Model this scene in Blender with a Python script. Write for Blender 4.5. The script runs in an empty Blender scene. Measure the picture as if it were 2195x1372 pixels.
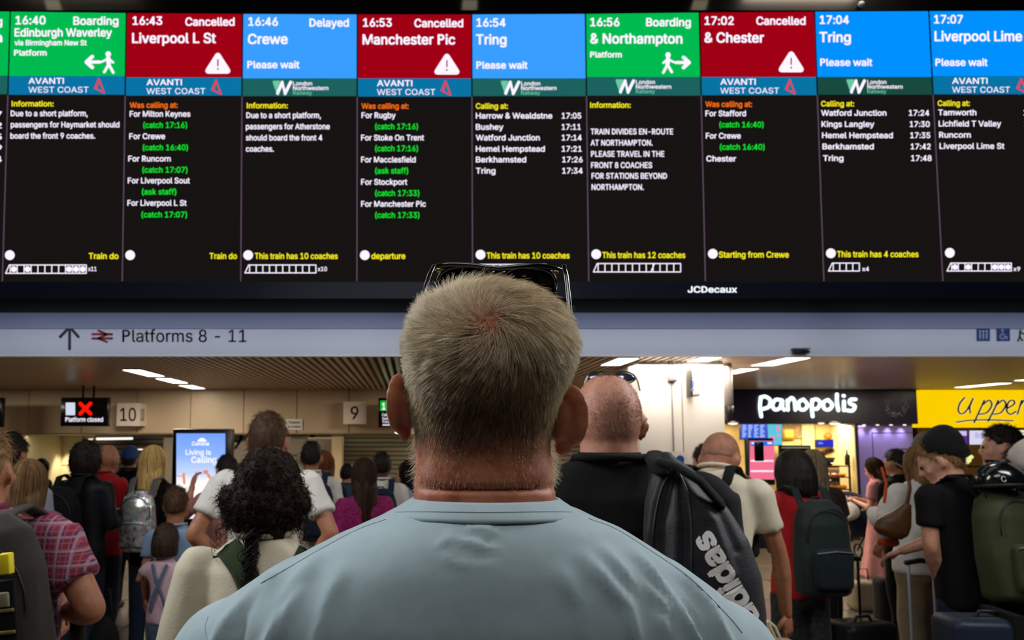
import bpy, bmesh, math, random
import numpy as np
from mathutils import Vector, Matrix
random.seed(7); np.random.seed(7)
SC = bpy.context.scene
COL = SC.collection

# ------------------------------------------------------------------ camera, world, lights, exposure
F = 1600.0; PX, PY = 880.0, 819.0; EYE = 1.75; PITCH = math.radians(4.5)
cam_d = bpy.data.cameras.new('camera'); cam = bpy.data.objects.new('camera', cam_d); COL.objects.link(cam)
cam.location = (0, 0, EYE); cam.rotation_euler = (math.pi/2 + PITCH, 0, 0)
cam_d.sensor_width = 36; cam_d.lens = 36*F/2195
cam_d.shift_x = (1097.5-PX)/2195; cam_d.shift_y = (PY-686)/2195
cam_d.clip_start = 0.05; cam_d.clip_end = 200
cam_d.dof.use_dof = True; cam_d.dof.focus_distance = 0.76; cam_d.dof.aperture_fstop = 13.0
SC.camera = cam
SC.view_settings.view_transform = 'Standard'
try: SC.view_settings.look = 'None'
except Exception: pass
SC.view_settings.exposure = 0.0; SC.view_settings.gamma = 1.0
SC.view_settings.use_curve_mapping = False
W = bpy.data.worlds.new('hall_ambience'); SC.world = W; W.use_nodes = True
W.node_tree.nodes['Background'].inputs[0].default_value = (0.75, 0.85, 1.0, 1)
W.node_tree.nodes['Background'].inputs[1].default_value = 0.022
SC.cycles.max_bounces = 6; SC.cycles.diffuse_bounces = 3; SC.cycles.glossy_bounces = 3
SC.cycles.caustics_reflective = False; SC.cycles.caustics_refractive = False
SC.cycles.sample_clamp_indirect = 4.0

def area_light(name, loc, size, sizey, power, color, target=None):
    d = bpy.data.lights.new(name, 'AREA'); d.shape = 'RECTANGLE'; d.size = size; d.size_y = sizey
    d.energy = power; d.color = color
    o = bpy.data.objects.new(name, d); COL.objects.link(o); o.location = loc
    if target is not None:
        o.rotation_euler = (Vector(target)-Vector(loc)).to_track_quat('-Z', 'Y').to_euler()
    return o
# concourse lighting high above and to both sides of the man
area_light('concourse_light_left', (-3.2, 2.3, 3.9), 1.0, 2.6, 125, (0.95, 0.98, 1.0), (0.1, .9, 1.7))
area_light('concourse_light_right', (3.3, 2.2, 3.9), 1.0, 2.6, 105, (0.98, 0.99, 1.0), (0.1, .9, 1.7))
area_light('concourse_light_top', (0.1, -0.6, 5.2), 3.0, 1.5, 60, (1.0, 0.97, 0.92), (0.1, 1.2, 1.4))
area_light('concourse_light_mid', (0.0, 4.6, 6.2), 7.0, 1.6, 18, (1.0, 0.95, 0.88), (0.0, 4.9, 0.0))

for x_ in (-7, -2.3, 2.4, 7.1):      # added fill lamps, unseen under the board, to brighten the beam
    l_ = area_light('beam_fill', (x_, 7.45, 3.10), 4.6, .06, 3.5, (0.80, 0.86, 1.0), (x_, 8.3, 2.86)); l_.data.spread = math.radians(75)
# ------------------------------------------------------------------ helpers
def P(px, py, Y):
    u = (px-PX)/F; v = -(py-PY)/F
    d = Vector((u, math.cos(PITCH)-v*math.sin(PITCH), math.sin(PITCH)+v*math.cos(PITCH)))
    t = Y/d.y
    return Vector((d.x*t, Y, EYE+d.z*t))
def proj(p):
    """pixel coordinates of world points (n,3)"""
    p = np.asarray(p, float); q = p-np.array([0, 0, EYE])
    c, s = math.cos(PITCH), math.sin(PITCH)
    f = q[:, 1]*c+q[:, 2]*s; up = -q[:, 1]*s+q[:, 2]*c
    return PX+F*q[:, 0]/f, PY-F*up/f
def lin(c):
    r = []
    for v in c:
        v = v/255.0
        r.append(v/12.92 if v <= .04045 else ((v+.055)/1.055)**2.4)
    return (r[0], r[1], r[2], 1)

MATS = {}
def mat(name, color, rough=.6, metal=0, var=0, vscale=30, bump=0, bscale=80, color2=None, stretch=(1, 1, 1), coat=0, sheen=0, sss=0, spec=.5, detail=3):
    if name in MATS: return MATS[name]
    m = bpy.data.materials.new(name); m.use_nodes = True; MATS[name] = m
    nt = m.node_tree; b = nt.nodes['Principled BSDF']
    c = lin(color)
    b.inputs['Base Color'].default_value = c; b.inputs['Roughness'].default_value = rough
    b.inputs['Metallic'].default_value = metal; b.inputs['Specular IOR Level'].default_value = spec
    if coat: b.inputs['Coat Weight'].default_value = coat; b.inputs['Coat Roughness'].default_value = .1
    if sheen: b.inputs['Sheen Weight'].default_value = sheen
    if sss: b.inputs['Subsurface Weight'].default_value = sss; b.inputs['Subsurface Scale'].default_value = .01
    if var or color2 or bump:
        tc = nt.nodes.new('ShaderNodeTexCoord'); mp = nt.nodes.new('ShaderNodeMapping')
        mp.inputs['Scale'].default_value = stretch
        nt.links.new(tc.outputs['Object'], mp.inputs[0])
    if var or color2:
        n = nt.nodes.new('ShaderNodeTexNoise'); n.inputs['Scale'].default_value = vscale; n.inputs['Detail'].default_value = detail
        nt.links.new(mp.outputs[0], n.inputs['Vector'])
        r = nt.nodes.new('ShaderNodeValToRGB'); nt.links.new(n.outputs['Fac'], r.inputs[0])
        r.color_ramp.elements[0].position = .35; r.color_ramp.elements[1].position = .65
        if color2: r.color_ramp.elements[0].color = c; r.color_ramp.elements[1].color = lin(color2)
        else:
            r.color_ramp.elements[0].color = tuple(min(1, x*(1-var)) for x in c[:3])+(1,)
            r.color_ramp.elements[1].color = tuple(min(1, x*(1+var)) for x in c[:3])+(1,)
        nt.links.new(r.outputs[0], b.inputs['Base Color'])
    if bump:
        n2 = nt.nodes.new('ShaderNodeTexNoise'); n2.inputs['Scale'].default_value = bscale; n2.inputs['Detail'].default_value = 4
        nt.links.new(mp.outputs[0], n2.inputs['Vector'])
        bp = nt.nodes.new('ShaderNodeBump'); bp.inputs['Strength'].default_value = min(1, bump); bp.inputs['Distance'].default_value = .01
        nt.links.new(n2.outputs['Fac'], bp.inputs['Height']); nt.links.new(bp.outputs[0], b.inputs['Normal'])
    return m
def emis(name, color, strength=1.0):
    if name in MATS: return MATS[name]
    m = bpy.data.materials.new(name); m.use_nodes = True; MATS[name] = m
    nt = m.node_tree; nt.nodes.clear()
    e = nt.nodes.new('ShaderNodeEmission'); o = nt.nodes.new('ShaderNodeOutputMaterial')
    e.inputs[0].default_value = lin(color); e.inputs[1].default_value = strength
    nt.links.new(e.outputs[0], o.inputs[0]); return m

def empty(name, loc=(0, 0, 0), rz=0):
    o = bpy.data.objects.new(name, None); COL.objects.link(o); o.location = loc; o.rotation_euler = (0, 0, rz)
    o.empty_display_size = .1
    return o
def thing(name, label, cat, loc=(0, 0, 0), rz=0, group=None):
    o = empty(name, loc, rz); o['label'] = label; o['category'] = cat
    if group: o['group'] = group
    return o
def tag(o, label=None, cat=None, group=None, kind=None):
    if label: o['label'] = label
    if cat: o['category'] = cat
    if group: o['group'] = group
    if kind: o['kind'] = kind
    return o
def mesh_np(name, V, Fc):
    """V (n,3); Fc list of faces, or an int array of equal-sized faces"""
    V = np.asarray(V, dtype=np.float32)
    me = bpy.data.meshes.new(name)
    if isinstance(Fc, np.ndarray) and Fc.ndim == 2:
        k = Fc.shape[1]; nf = len(Fc)
        me.vertices.add(len(V)); me.vertices.foreach_set('co', V.ravel())
        me.loops.add(nf*k); me.loops.foreach_set('vertex_index', Fc.astype(np.int32).ravel())
        me.polygons.add(nf)
        me.polygons.foreach_set('loop_start', np.arange(0, nf*k, k, dtype=np.int32))
        try: me.polygons.foreach_set('loop_total', np.full(nf, k, dtype=np.int32))
        except Exception: pass
        me.update(calc_edges=True)
    else:
        me.from_pydata([tuple(map(float, v)) for v in V], [], [tuple(int(i) for i in f) for f in Fc]); me.update()
    return me
def obj(name, geo, m=None, parent=None, smooth=True, label=None, origin=None):
    """geo: (V,F) or a mesh; world-coordinate verts are moved into the frame of `origin`"""
    if isinstance(geo, tuple):
        V = np.array(geo[0], float)
        if origin is not None: V = V-np.array(origin)
        me = mesh_np(name, V, geo[1])
    else: me = geo
    o = bpy.data.objects.new(name, me); COL.objects.link(o)
    if m is not None:
        me.materials.clear()
        for mm in (m if isinstance(m, (list, tuple)) else [m]): me.materials.append(mm)
    if smooth: me.polygons.foreach_set('use_smooth', [True]*len(me.polygons))
    if parent is not None: o.parent = parent
    if origin is not None and parent is None: o.location = origin
    if label: o['label'] = label
    return o
def join(gs):
    Vs, Fs, k = [], [], 0
    for V, Fc in gs:
        V = np.asarray(V, float); Vs.append(V); Fs += [tuple(int(i)+k for i in f) for f in Fc]; k += len(V)
    return np.vstack(Vs), Fs
def xf(g, M):
    V = np.asarray(g[0], float); M = np.array(M)
    return V@M[:3, :3].T+M[:3, 3], g[1]
def move(g, d): return np.asarray(g[0], float)+np.array(d, float), g[1]
def box(x0, x1, y0, y1, z0, z1):
    V = [(x, y, z) for x in (x0, x1) for y in (y0, y1) for z in (z0, z1)]
    Fc = [(0, 1, 3, 2), (4, 6, 7, 5), (0, 4, 5, 1), (2, 3, 7, 6), (0, 2, 6, 4), (1, 5, 7, 3)]
    return np.array(V, float), Fc
def rbox(cx, cy, cz, sx, sy, sz, r=.02, seg=2):
    """box with rounded edges"""
    bm = bmesh.new(); bmesh.ops.create_cube(bm, size=1)
    for v in bm.verts: v.co = Vector((v.co.x*sx, v.co.y*sy, v.co.z*sz))
    bmesh.ops.bevel(bm, geom=bm.edges[:], offset=min(r, .49*min(sx, sy, sz)), segments=seg, affect='EDGES', profile=.5)
    V = np.array([tuple(v.co) for v in bm.verts])+np.array([cx, cy, cz]); bm.verts.index_update()
    Fc = [tuple(v.index for v in f.verts) for f in bm.faces]; bm.free()
    return V, Fc
def ell(c, r, R=None, n=16, m=10):
    V = [(0, 0, 1)]
    for i in range(1, m):
        a = math.pi*i/m
        for j in range(n):
            b = 2*math.pi*j/n; V.append((math.sin(a)*math.cos(b), math.sin(a)*math.sin(b), math.cos(a)))
    V.append((0, 0, -1)); Fc = []
    for j in range(n): Fc.append((0, 1+j, 1+(j+1) % n))
    for i in range(m-2):
        for j in range(n):
            a = 1+i*n+j; b = 1+i*n+(j+1) % n; Fc.append((a, a+n, b+n, b))
    k = len(V)-1
    for j in range(n): Fc.append((k, k-n+(j+1) % n, k-n+j))
    V = np.array(V)*np.array(r, float)
    if R is not None: V = V@np.array(R).T
    return V+np.array(c, float), Fc
def tube(pts, rads, n=10, cap=True, flat=None):
    """round tube through points; flat=(fx) squashes the second frame axis"""
    pts = [np.array(p, float) for p in pts]
    if not hasattr(rads, '__len__'): rads = [rads]*len(pts)
    P2, R2 = [], []
    d0 = pts[1]-pts[0]; d0 /= (np.linalg.norm(d0)+1e-9); d1 = pts[-1]-pts[-2]; d1 /= (np.linalg.norm(d1)+1e-9)
    if cap:
        for a in (80, 45): P2.append(pts[0]-d0*rads[0]*math.sin(math.radians(a))*.9); R2.append(rads[0]*math.cos(math.radians(a)))
    P2 += pts; R2 += list(rads)
    if cap:
        for a in (45, 80): P2.append(pts[-1]+d1*rads[-1]*math.sin(math.radians(a))*.9); R2.append(rads[-1]*math.cos(math.radians(a)))
    up = np.array([0, 0, 1.0]) if abs(d0[2]) < .9 else np.array([0, 1.0, 0])
    a1 = np.cross(d0, up); a1 /= np.linalg.norm(a1)
    V = []; Fc = []
    for i, p in enumerate(P2):
        if i == 0: t = P2[1]-P2[0]
        elif i == len(P2)-1: t = P2[-1]-P2[-2]
        else: t = P2[i+1]-P2[i-1]
        t = t/(np.linalg.norm(t)+1e-9)
        a1 = a1-t*np.dot(a1, t); a1 /= (np.linalg.norm(a1)+1e-9); a2 = np.cross(t, a1)
        k = 1 if flat is None else flat
        for j in range(n):
            b = 2*math.pi*j/n; V.append(p+R2[i]*(math.cos(b)*a1+k*math.sin(b)*a2))
    m = len(P2)
    for i in range(m-1):
        for j in range(n):
            a = i*n+j; b = i*n+(j+1) % n; Fc.append((a, b, b+n, a+n))
    Fc.append(tuple(range(n-1, -1, -1))); Fc.append(tuple((m-1)*n+j for j in range(n)))
    return np.array(V), Fc
def loft(rings, n=28, e=2.0):
    """rings of (cx,cy,z,rx,ry[,e]) bottom to top"""
    V = []; Fc = []
    for r in rings:
        cx, cy, z, rx, ry = r[:5]; ee = r[5] if len(r) > 5 else e
        for j in range(n):
            b = 2*math.pi*j/n; c, s = math.cos(b), math.sin(b)
            V.append((cx+rx*math.copysign(abs(c)**(2/ee), c), cy+ry*math.copysign(abs(s)**(2/ee), s), z))
    m = len(rings)
    for i in range(m-1):
        for j in range(n):
            a = i*n+j; b = i*n+(j+1) % n; Fc.append((a, b, b+n, a+n))
    Fc.append(tuple(range(n-1, -1, -1))); Fc.append(tuple((m-1)*n+j for j in range(n)))
    return np.array(V), Fc
def quad(a, b, c, d): return np.array([tuple(a), tuple(b), tuple(c), tuple(d)]), [(0, 1, 2, 3)]

TMP = bpy.data.scenes.new('tmp')
def fuse(gs, voxel, smooth=3, sfac=.5, dec=None):
    """voxel union of overlapping closed pieces -> (V,F)"""
    g = join(gs) if isinstance(gs, list) else gs
    me = mesh_np('tmp', g[0], g[1]); o = bpy.data.objects.new('tmp', me); TMP.collection.objects.link(o)
    md = o.modifiers.new('r', 'REMESH'); md.mode = 'VOXEL'; md.voxel_size = voxel
    if smooth:
        s = o.modifiers.new('s', 'SMOOTH'); s.iterations = smooth; s.factor = sfac
    vl = TMP.view_layers[0]; vl.update(); dg = vl.depsgraph
    me2 = bpy.data.meshes.new_from_object(o.evaluated_get(dg))
    bpy.data.objects.remove(o); bpy.data.meshes.remove(me)
    return me2
def mesh_arrays(me):
    V = np.empty(len(me.vertices)*3, np.float32); me.vertices.foreach_get('co', V)
    N = np.empty(len(me.vertices)*3, np.float32); me.vertices.foreach_get('normal', N)
    return V.reshape(-1, 3), N.reshape(-1, 3)
def set_co(me, V):
    me.vertices.foreach_set('co', np.asarray(V, np.float32).ravel()); me.update()
_wr = [(np.random.randn(3), np.random.rand()*6.28) for _ in range(24)]
def pnoise(V, k, seed=0, n=5):
    r = np.zeros(len(V))
    for i in range(n):
        d, ph = _wr[(i+seed*3) % 24]; r += np.sin(V@(d/np.linalg.norm(d)*k*(1+.23*i))+ph+seed)
    return r/n
def wrinkle(me, amp, k=28, seed=0, stretch=(1, 1, .45)):
    V, N = mesh_arrays(me); q = V*np.array(stretch)
    q = q+.02*np.stack([pnoise(V, 11, seed), pnoise(V, 13, seed+1), pnoise(V, 12, seed+2)], 1)
    h = 1-np.abs(pnoise(q, k, seed, 4))*2.2
    set_co(me, V+N*(amp*h)[:, None]); return me

# text ---------------------------------------------------------------
_tc = {}
import os
try:      # the interface typeface that ships inside Blender
    FONT = bpy.data.fonts.load(os.path.join(bpy.utils.resource_path('LOCAL'), 'datafiles', 'fonts', 'Inter.woff2'))
except Exception:
    FONT = None
CAPH = .509 if FONT else .729
def _raw(s, res):
    cu = bpy.data.curves.new('t', 'FONT'); cu.body = s; cu.size = 1; cu.resolution_u = res; cu.fill_mode = 'FRONT'
    if FONT: cu.font = FONT
    o = bpy.data.objects.new('t', cu); TMP.collection.objects.link(o)
    vl = TMP.view_layers[0]; vl.update()
    me = bpy.data.meshes.new_from_object(o.evaluated_get(vl.depsgraph))
    V, _ = mesh_arrays(me); V = V.copy(); Fc = [tuple(p.vertices) for p in me.polygons]; ar = sum(p.area for p in me.polygons)
    bpy.data.objects.remove(o); bpy.data.curves.remove(cu); bpy.data.meshes.remove(me)
    return V, Fc, ar
_gc = {}
def _wid(s): V = _raw(s, 1)[0]; return V[:, 0].max()-V[:, 0].min()
def glyph(c, res):
    """outline of one character; of several curve resolutions the one whose area agrees with the rest"""
    if c == ' ':
        if c not in _gc: _gc[c] = _wid('H H')-_wid('HH')
        return None, None, _gc[c]
    if c not in _gc:
        tr = [_raw(c, r) for r in (2, 3, 4, 5, 6)]; med = sorted(t[2] for t in tr)[2]
        _gc[c] = ([t for t in tr if abs(t[2]-med) < .02*med], _wid('H'+c+'H')-_wid('HH'))
    if FONT and c in 'IwWKDPRk4' and c+'_' not in _gc:      # plain strokes for the letters the outline filler breaks
        adv = _gc[c][1]; g = Flat(lambda x, y: (x, y, 0)); k = CAPH; st = .125*k
        def bar(x0, y0, x1, y1): g.g.append((np.array([(x0, y0, 0), (x0+st, y0, 0), (x1+st, y1, 0), (x1, y1, 0)]), [(0, 1, 2, 3)]))
        if c == 'I': adv = _wid('HlH')-_wid('HH'); bar(.1*k, 0, .1*k, k)
        elif c in 'DPR':
            def arc(cx, cy, rx, ry):
                for j in range(10):
                    a, b = [math.pi*(-.5+(j+q_)/10) for q_ in (0, 1)]
                    g.g.append((np.array([(cx+math.cos(t_)*(rx-m_), cy+math.sin(t_)*(ry-m_), 0) for t_, m_ in ((a, st*.95), (a, 0), (b, 0), (b, st*.95))]), [(0, 1, 2, 3)]))
            def hb(x0, x1, y): g.g.append((np.array([(x0, y-st*.95, 0), (x1, y-st*.95, 0), (x1, y, 0), (x0, y, 0)]), [(0, 1, 2, 3)]))
            bar(.1*k, 0, .1*k, k)
            if c == 'D': hb(.1*k, .34*k, k); hb(.1*k, .34*k, st*.95); arc(.34*k, .5*k, .44*k, .5*k)
            else: hb(.1*k, .38*k, k); hb(.1*k, .38*k, .42*k+st*.95); arc(.38*k, .71*k, .29*k, .29*k)
            if c == 'R': bar(.36*k, .44*k, .58*k, 0)
        elif c == 'k': bar(.09*k, 0, .09*k, 1.02*k); bar(.14*k, .24*k, .44*k, .75*k); bar(.24*k, .42*k, .50*k, 0)
        elif c == '4':
            bar(.45*k, 0, .45*k, k); bar(.04*k, .22*k, .45*k, k); g.g.append((np.array([(.05*k, .20*k, 0), (.70*k, .20*k, 0), (.70*k, .315*k, 0), (.05*k, .315*k, 0)]), [(0, 1, 2, 3)]))
        elif c == 'K': bar(.1*k, 0, .1*k, k); bar(.18*k, .30*k, .66*k, k); bar(.32*k, .56*k, .70*k, 0)
        else:
            h = k if c == 'W' else .75*k; W_ = adv-.04*k-st; q = W_/4; st *= .92
            for j in range(4): bar(.02*k+q*j, h if j % 2 == 0 else 0, .02*k+q*(j+1), 0 if j % 2 == 0 else h)
        V, F_ = g.out()
        if c in 'DPRk4': V = V*np.array([1.15, 1, 1])
        _gc[c] = ([(V, F_, 1)], adv); _gc[c+'_'] = 1
    ts, adv = _gc[c]; t = ts[0] if res <= 3 or len(ts) < 2 else ts[min(len(ts)-1, 2)]
    return t[0], t[1], adv
def text2d(s, off=0.0, res=3):
    """flat mesh of a line of text, cap height 1, x from 0, returns V(n,2), F, width"""
    key = (s, off, res)
    if key in _tc: return _tc[key]
    x = 0; Vs = []; Fc = []; n0 = 0
    for c in s:
        V, F_, adv = glyph(c, res)
        if V is not None and len(V):
            Vs.append(V[:, :2]+np.array([x, 0])); Fc += [tuple(i+n0 for i in f) for f in F_]; n0 += len(V)
        x += adv
    V = np.vstack(Vs); x0, x1 = V[:, 0].min(), V[:, 0].max()
    V2 = (V-np.array([x0, 0]))/CAPH; w = (x1-x0)/CAPH
    if off:      # heavier weight: the outline laid again at small offsets
        o_ = off*1.55; n0 = len(V2); V3 = [V2+np.array([dx_+o_, dy_]) for dx_, dy_ in ((-o_, -o_*.6), (o_, -o_*.6), (-o_*.5, o_*.8), (o_*.5, o_*.8))]
        V2 = np.vstack(V3); Fc = [tuple(i+k*n0 for i in f) for k in range(4) for f in Fc]; w += 2*o_
    _tc[key] = (V2, Fc, w); return _tc[key]
class Flat:
    """collects flat pieces given in picture pixels on a mapping fn(px,py)->point"""
    def __init__(s, fn): s.fn = fn; s.g = []
    def text(s, t, x0, base, cap, x1=None, off=.012, res=2):
        V, Fc, w = text2d(t, off, res); sx = (x1-x0)/w if x1 else cap
        s.g.append((np.array([tuple(s.fn(x0+a*sx, base-b*cap)) for a, b in V]), Fc)); return s
    def poly(s, pts): s.g.append((np.array([tuple(s.fn(*p)) for p in pts]), [tuple(range(len(pts)-1, -1, -1))])); return s
    def rect(s, x0, y0, x1, y1): return s.poly([(x0, y0), (x1, y0), (x1, y1), (x0, y1)])
    def disc(s, x, y, r, ry=None, n=20):
        ry = ry or r
        return s.poly([(x+r*math.cos(2*math.pi*i/n), y+ry*math.sin(2*math.pi*i/n)) for i in range(n)])
    def ring(s, x, y, r0, r1, n=24):
        for i in range(n):
            a, b = 2*math.pi*i/n, 2*math.pi*(i+1)/n
            s.poly([(x+r0*math.cos(a), y+r0*math.sin(a)), (x+r1*math.cos(a), y+r1*math.sin(a)), (x+r1*math.cos(b), y+r1*math.sin(b)), (x+r0*math.cos(b), y+r0*math.sin(b))])
        return s
    def line(s, pts, w):
        for (xa, ya), (xb, yb) in zip(pts[:-1], pts[1:]):
            dx, dy = xb-xa, yb-ya; l = math.hypot(dx, dy) or 1; nx, ny = -dy/l*w/2, dx/l*w/2
            s.poly([(xa+nx, ya+ny), (xb+nx, yb+ny), (xb-nx, yb-ny), (xa-nx, ya-ny)])
        for p in pts: s.disc(p[0], p[1], w/2, n=8)
        return s
    def out(s): return join(s.g)
# ------------------------------------------------------------------ the setting
ZC = 2.70                                     # slatted ceiling
YB, YW = 8.3, 13.8                            # beam, back wall
M_cream = mat('cream_panel', (196, 176, 148), .45, var=.04, vscale=2)
M_slat = mat('slat_paint', (190, 168, 146), .3, spec=.7)
M_black = mat('matt_black', (10, 10, 11), .6)
M_gloss = mat('gloss_black', (9, 9, 10), .18, spec=.5)
M_tile = [mat('floor_tile_%d' % i, c, .3, var=.12, vscale=9, spec=.5) for i, c in enumerate([(104, 92, 80), (97, 86, 75), (110, 98, 85)])]
M_grout = mat('grout', (60, 54, 48), .8)
M_beam = mat('beam_white', (222, 226, 238), .5)
M_steel = mat('brushed_steel', (150, 150, 152), .3, metal=.9)
M_dark = mat('dark_metal', (38, 38, 40), .4, metal=.5)
M_white = mat('white_paint', (232, 228, 226), .5)
M_grey = mat('grey_box', (120, 118, 122), .5)

fl = obj('floor', box(-14, 16, -3, 24, -.12, -.012), M_grout, smooth=False); tag(fl, kind='structure')
tm = [obj('t', rbox(0, 0, -.006, 1.185, 1.185, .012, .004, 1), M_tile[i], smooth=False) for i in range(3)]
tmesh = [t.data for t in tm]
for t in tm: bpy.data.objects.remove(t)
for ix in range(-7, 10):
    for iy in range(0, 14):
        o = bpy.data.objects.new('floor_tile', tmesh[(ix*7+iy*5+ix*iy) % 3]); COL.objects.link(o)
        o.parent = fl; o.location = (ix*1.2+.3, iy*1.2+.6, 0)
cl = obj('ceiling', box(-11, 14, YB+.06, YW+4.5, ZC+.32, ZC+.4), M_black, smooth=False); tag(cl, kind='structure')
sm = obj('t', box(-.024, .024, 0, YW-YB-.1, 0, .11), M_slat, smooth=False); smesh = sm.data; bpy.data.objects.remove(sm)
xs0, nsl = -7.6, 190
for i in range(nsl):
    o = bpy.data.objects.new('ceiling_slat', smesh); COL.objects.link(o); o.parent = cl
    o.location = (xs0+i*.1005, YB+.06, ZC)
# cross bars above the slats
obj('ceiling_rail', join([box(-11, 14, y, y+.05, ZC+.11, ZC+.15) for y in (9.6, 11.1, 12.6)]), M_slat, cl, smooth=False)

# beam with the way-finding sign
z0 = P(PX, 762, YB).z; z1 = P(PX, 681, YB).z; zm = P(PX, 705, YB).z
bm_ = obj('trim_1', box(-11, 14, YB, YB+.06, z0, zm), M_beam, smooth=False); tag(bm_, kind='structure')
obj('lower_lip', box(-11, 14, YB-.012, YB+.06, z0-.012, z0+.012), mat('lip_white', (240, 240, 244), .4), bm_, smooth=False)
obj('upper_fascia', box(-11, 14, YB-.03, YB+.06, zm, z1+.05), mat('beam_blue', (150, 160, 192), .5), bm_, smooth=False)
w = obj('wall_front', box(-11, 14, YB+.02, YB+.2, z1, 9), M_black, smooth=False); tag(w, kind='structure')
fB = lambda px, py: P(px, py, YB-.006)
o = thing('platform_sign', 'dark lettering and up arrow for platforms 8 to 11 on the pale beam', 'sign', P(330, 722, YB-.006))
obj('lettering', Flat(fB).text('Platforms 8 - 11', 262, 733, 26, 528, off=.006, res=5).out(), mat('sign_ink', (34, 40, 52), .6), o, smooth=False, origin=o.location)['kind'] = 'stuff'
obj('arrow', Flat(fB).line([(149, 748), (149, 703)], 6).line([(129, 722), (149, 701), (168, 722)], 6).out(), MATS['sign_ink'], o, smooth=False, origin=o.location)
f = Flat(fB)
f.line([(198, 716.5), (240, 716.5)], 5); f.line([(198, 725.5), (240, 725.5)], 5)
f.line([(211, 709), (229, 716.5), (211, 725.5), (229, 733)], 5)
o = obj('railway_symbol', f.out(), mat('sign_red', (150, 40, 48), .6), smooth=False)
tag(o, 'red double arrow railway symbol beside the platform lettering', 'sign')
def at(Y, off=0): return lambda px, py: P(px, py, Y-off)
for x, lab, nm in ((2108, 'small blue sign with standing figures near the right end of the beam', 'l'), (2151, 'small blue wheelchair sign on the beam', 'w')):
    t = thing('pictogram_sign', lab, 'sign', P(x, 717, YB-.008))
    obj('plate', Flat(at(YB, .008)).rect(x-14, 703, x+14, 731).out(), mat('sign_blue', (30, 62, 128), .5), t, smooth=False, origin=t.location)
    f = Flat(at(YB, .011))
    if nm == 'l':
        for k in (-7, 0, 7): f.disc(x+k, 710, 2.4); f.line([(x+k, 714), (x+k, 726)], 3.4)
    else:
        f.disc(x-2, 708, 2.6); f.line([(x-2, 711), (x-1, 719), (x+5, 719), (x+8, 726)], 2.8); f.ring(x-2, 721, 4.5, 6.5, 16)
    obj('symbol', f.out(), mat('sign_pale', (170, 190, 225), .5), t, smooth=False, origin=t.location)
f = Flat(at(YB, .008)).line([(2188, 708), (2186, 722), (2182, 731)], 3).disc(2190, 703, 3).line([(2186, 722), (2192, 730)], 3).line([(2186, 712), (2196, 716)], 2.5).line([(2203, 717), (2226, 717)], 4)
o = obj('walking_symbol', f.out(), MATS['sign_ink'], smooth=False); tag(o, 'dark walking figure symbol cut by the right edge of the picture', 'sign')
t = thing('ceiling_camera', 'small dark bracket camera under the pale beam', 'camera', P(1717, 752, YB-.05))
obj('body', rbox(0, 0, -.012, .17, .06, .03, .008), M_dark, t); obj('bracket', join([box(-.09, .09, -.03, .05, .014, .03), box(-.02, .02, -.01, .01, 0, .02)]), M_grey, t, smooth=False)

# back wall: cladding panels
zf0, zf1 = P(PX, 929, YW).z, ZC+.05
def wx(px, Y=YW): return P(px, 900, Y).x
w = obj('wall_back', box(-12, wx(1380), YW+.03, YW+.12, zf0, ZC+.35), mat('joint_dark', (92, 78, 62), .7), smooth=False); tag(w, kind='structure')
js = [-420, -305, -190, -60, 60, 175, 293, 408, 522, 636, 748, 862, 976, 1090, 1204, 1318, 1380]
for a, b in zip(js[:-1], js[1:]):
    xa, xb = wx(a), wx(b); obj('cladding_panel', rbox((xa+xb)/2, YW+.02, (zf0+zf1)/2, xb-xa-.012, .04, zf1-zf0, .004, 1), M_cream, w, smooth=False)
obj('soffit', box(-12, wx(1380), YW+.03, YW+3.4, zf0-.02, zf0+.03), mat('soffit', (150, 138, 112), .5), w, smooth=False)
# recess behind: lit walls, shutters, piers
M_warm = mat('warm_wall', (205, 194, 158), .5, var=.03, vscale=1)
w2 = obj('wall_recess', join([box(-13, wx(330, 17), 17, 17.1, 0, zf0+.1), box(-8.0, -7.9, YW, 17, 0, zf0)]), M_warm, smooth=False); tag(w2, kind='structure')
obj('wall_joint', join([box(-13, wx(330, 17), 16.99, 17, z, z+.01) for z in (.6, 1.2)]), mat('joint_dark', (92, 78, 62), .7), w2, smooth=False)
def shutter(name, label, x0, x1, Y, z0, z1, n, m):
    t = thing(name, label, 'shutter', ((x0+x1)/2, Y, z0))
    h = (z1-z0)/n
    me = obj('t', rbox(0, 0, 0, x1-x0, .03, h*.86, .008, 1), m, smooth=False); d = me.data; bpy.data.objects.remove(me)
    for i in range(n):
        o = bpy.data.objects.new('slat', d); COL.objects.link(o); o.parent = t; o.location = (0, 0, h*(i+.5))
    obj('backing', box(-(x1-x0)/2, (x1-x0)/2, .03, .05, 0, z1-z0), M_dark, t, smooth=False)
    return t
M_shut = mat('shutter_grey', (120, 114, 96), .4, metal=.3)
shutter('roller_shutter', 'grey roller shutter closed behind the platform 9 sign', wx(738, 14.6), wx(1010, 14.6), 14.6, .0, zf0, 22, M_shut)
shutter('roller_shutter', 'dark roller shutter beyond the man in the blue cap', wx(205, 16), wx(362, 16), 16, .0, zf0, 18, mat('shutter_dark', (84, 76, 62), .4, metal=.3))
shutter('roller_shutter', 'grey shutter right of the grey haired man, behind the bald man in black', wx(1010, 14.6)+.1, wx(1380, 14.6), 14.6, .0, zf0, 22, M_shut)
M_pier = mat('pier_grey', (138, 130, 116), .45)
for i, (a, b, Y) in enumerate(((352, 372, 14.0), (480, 712, 14.2))):
    p = obj('wall_pier', box(wx(a, Y), wx(b, Y), Y, Y+.3, 0, zf0+.02), M_pier, smooth=False); tag(p, kind='structure')
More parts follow.
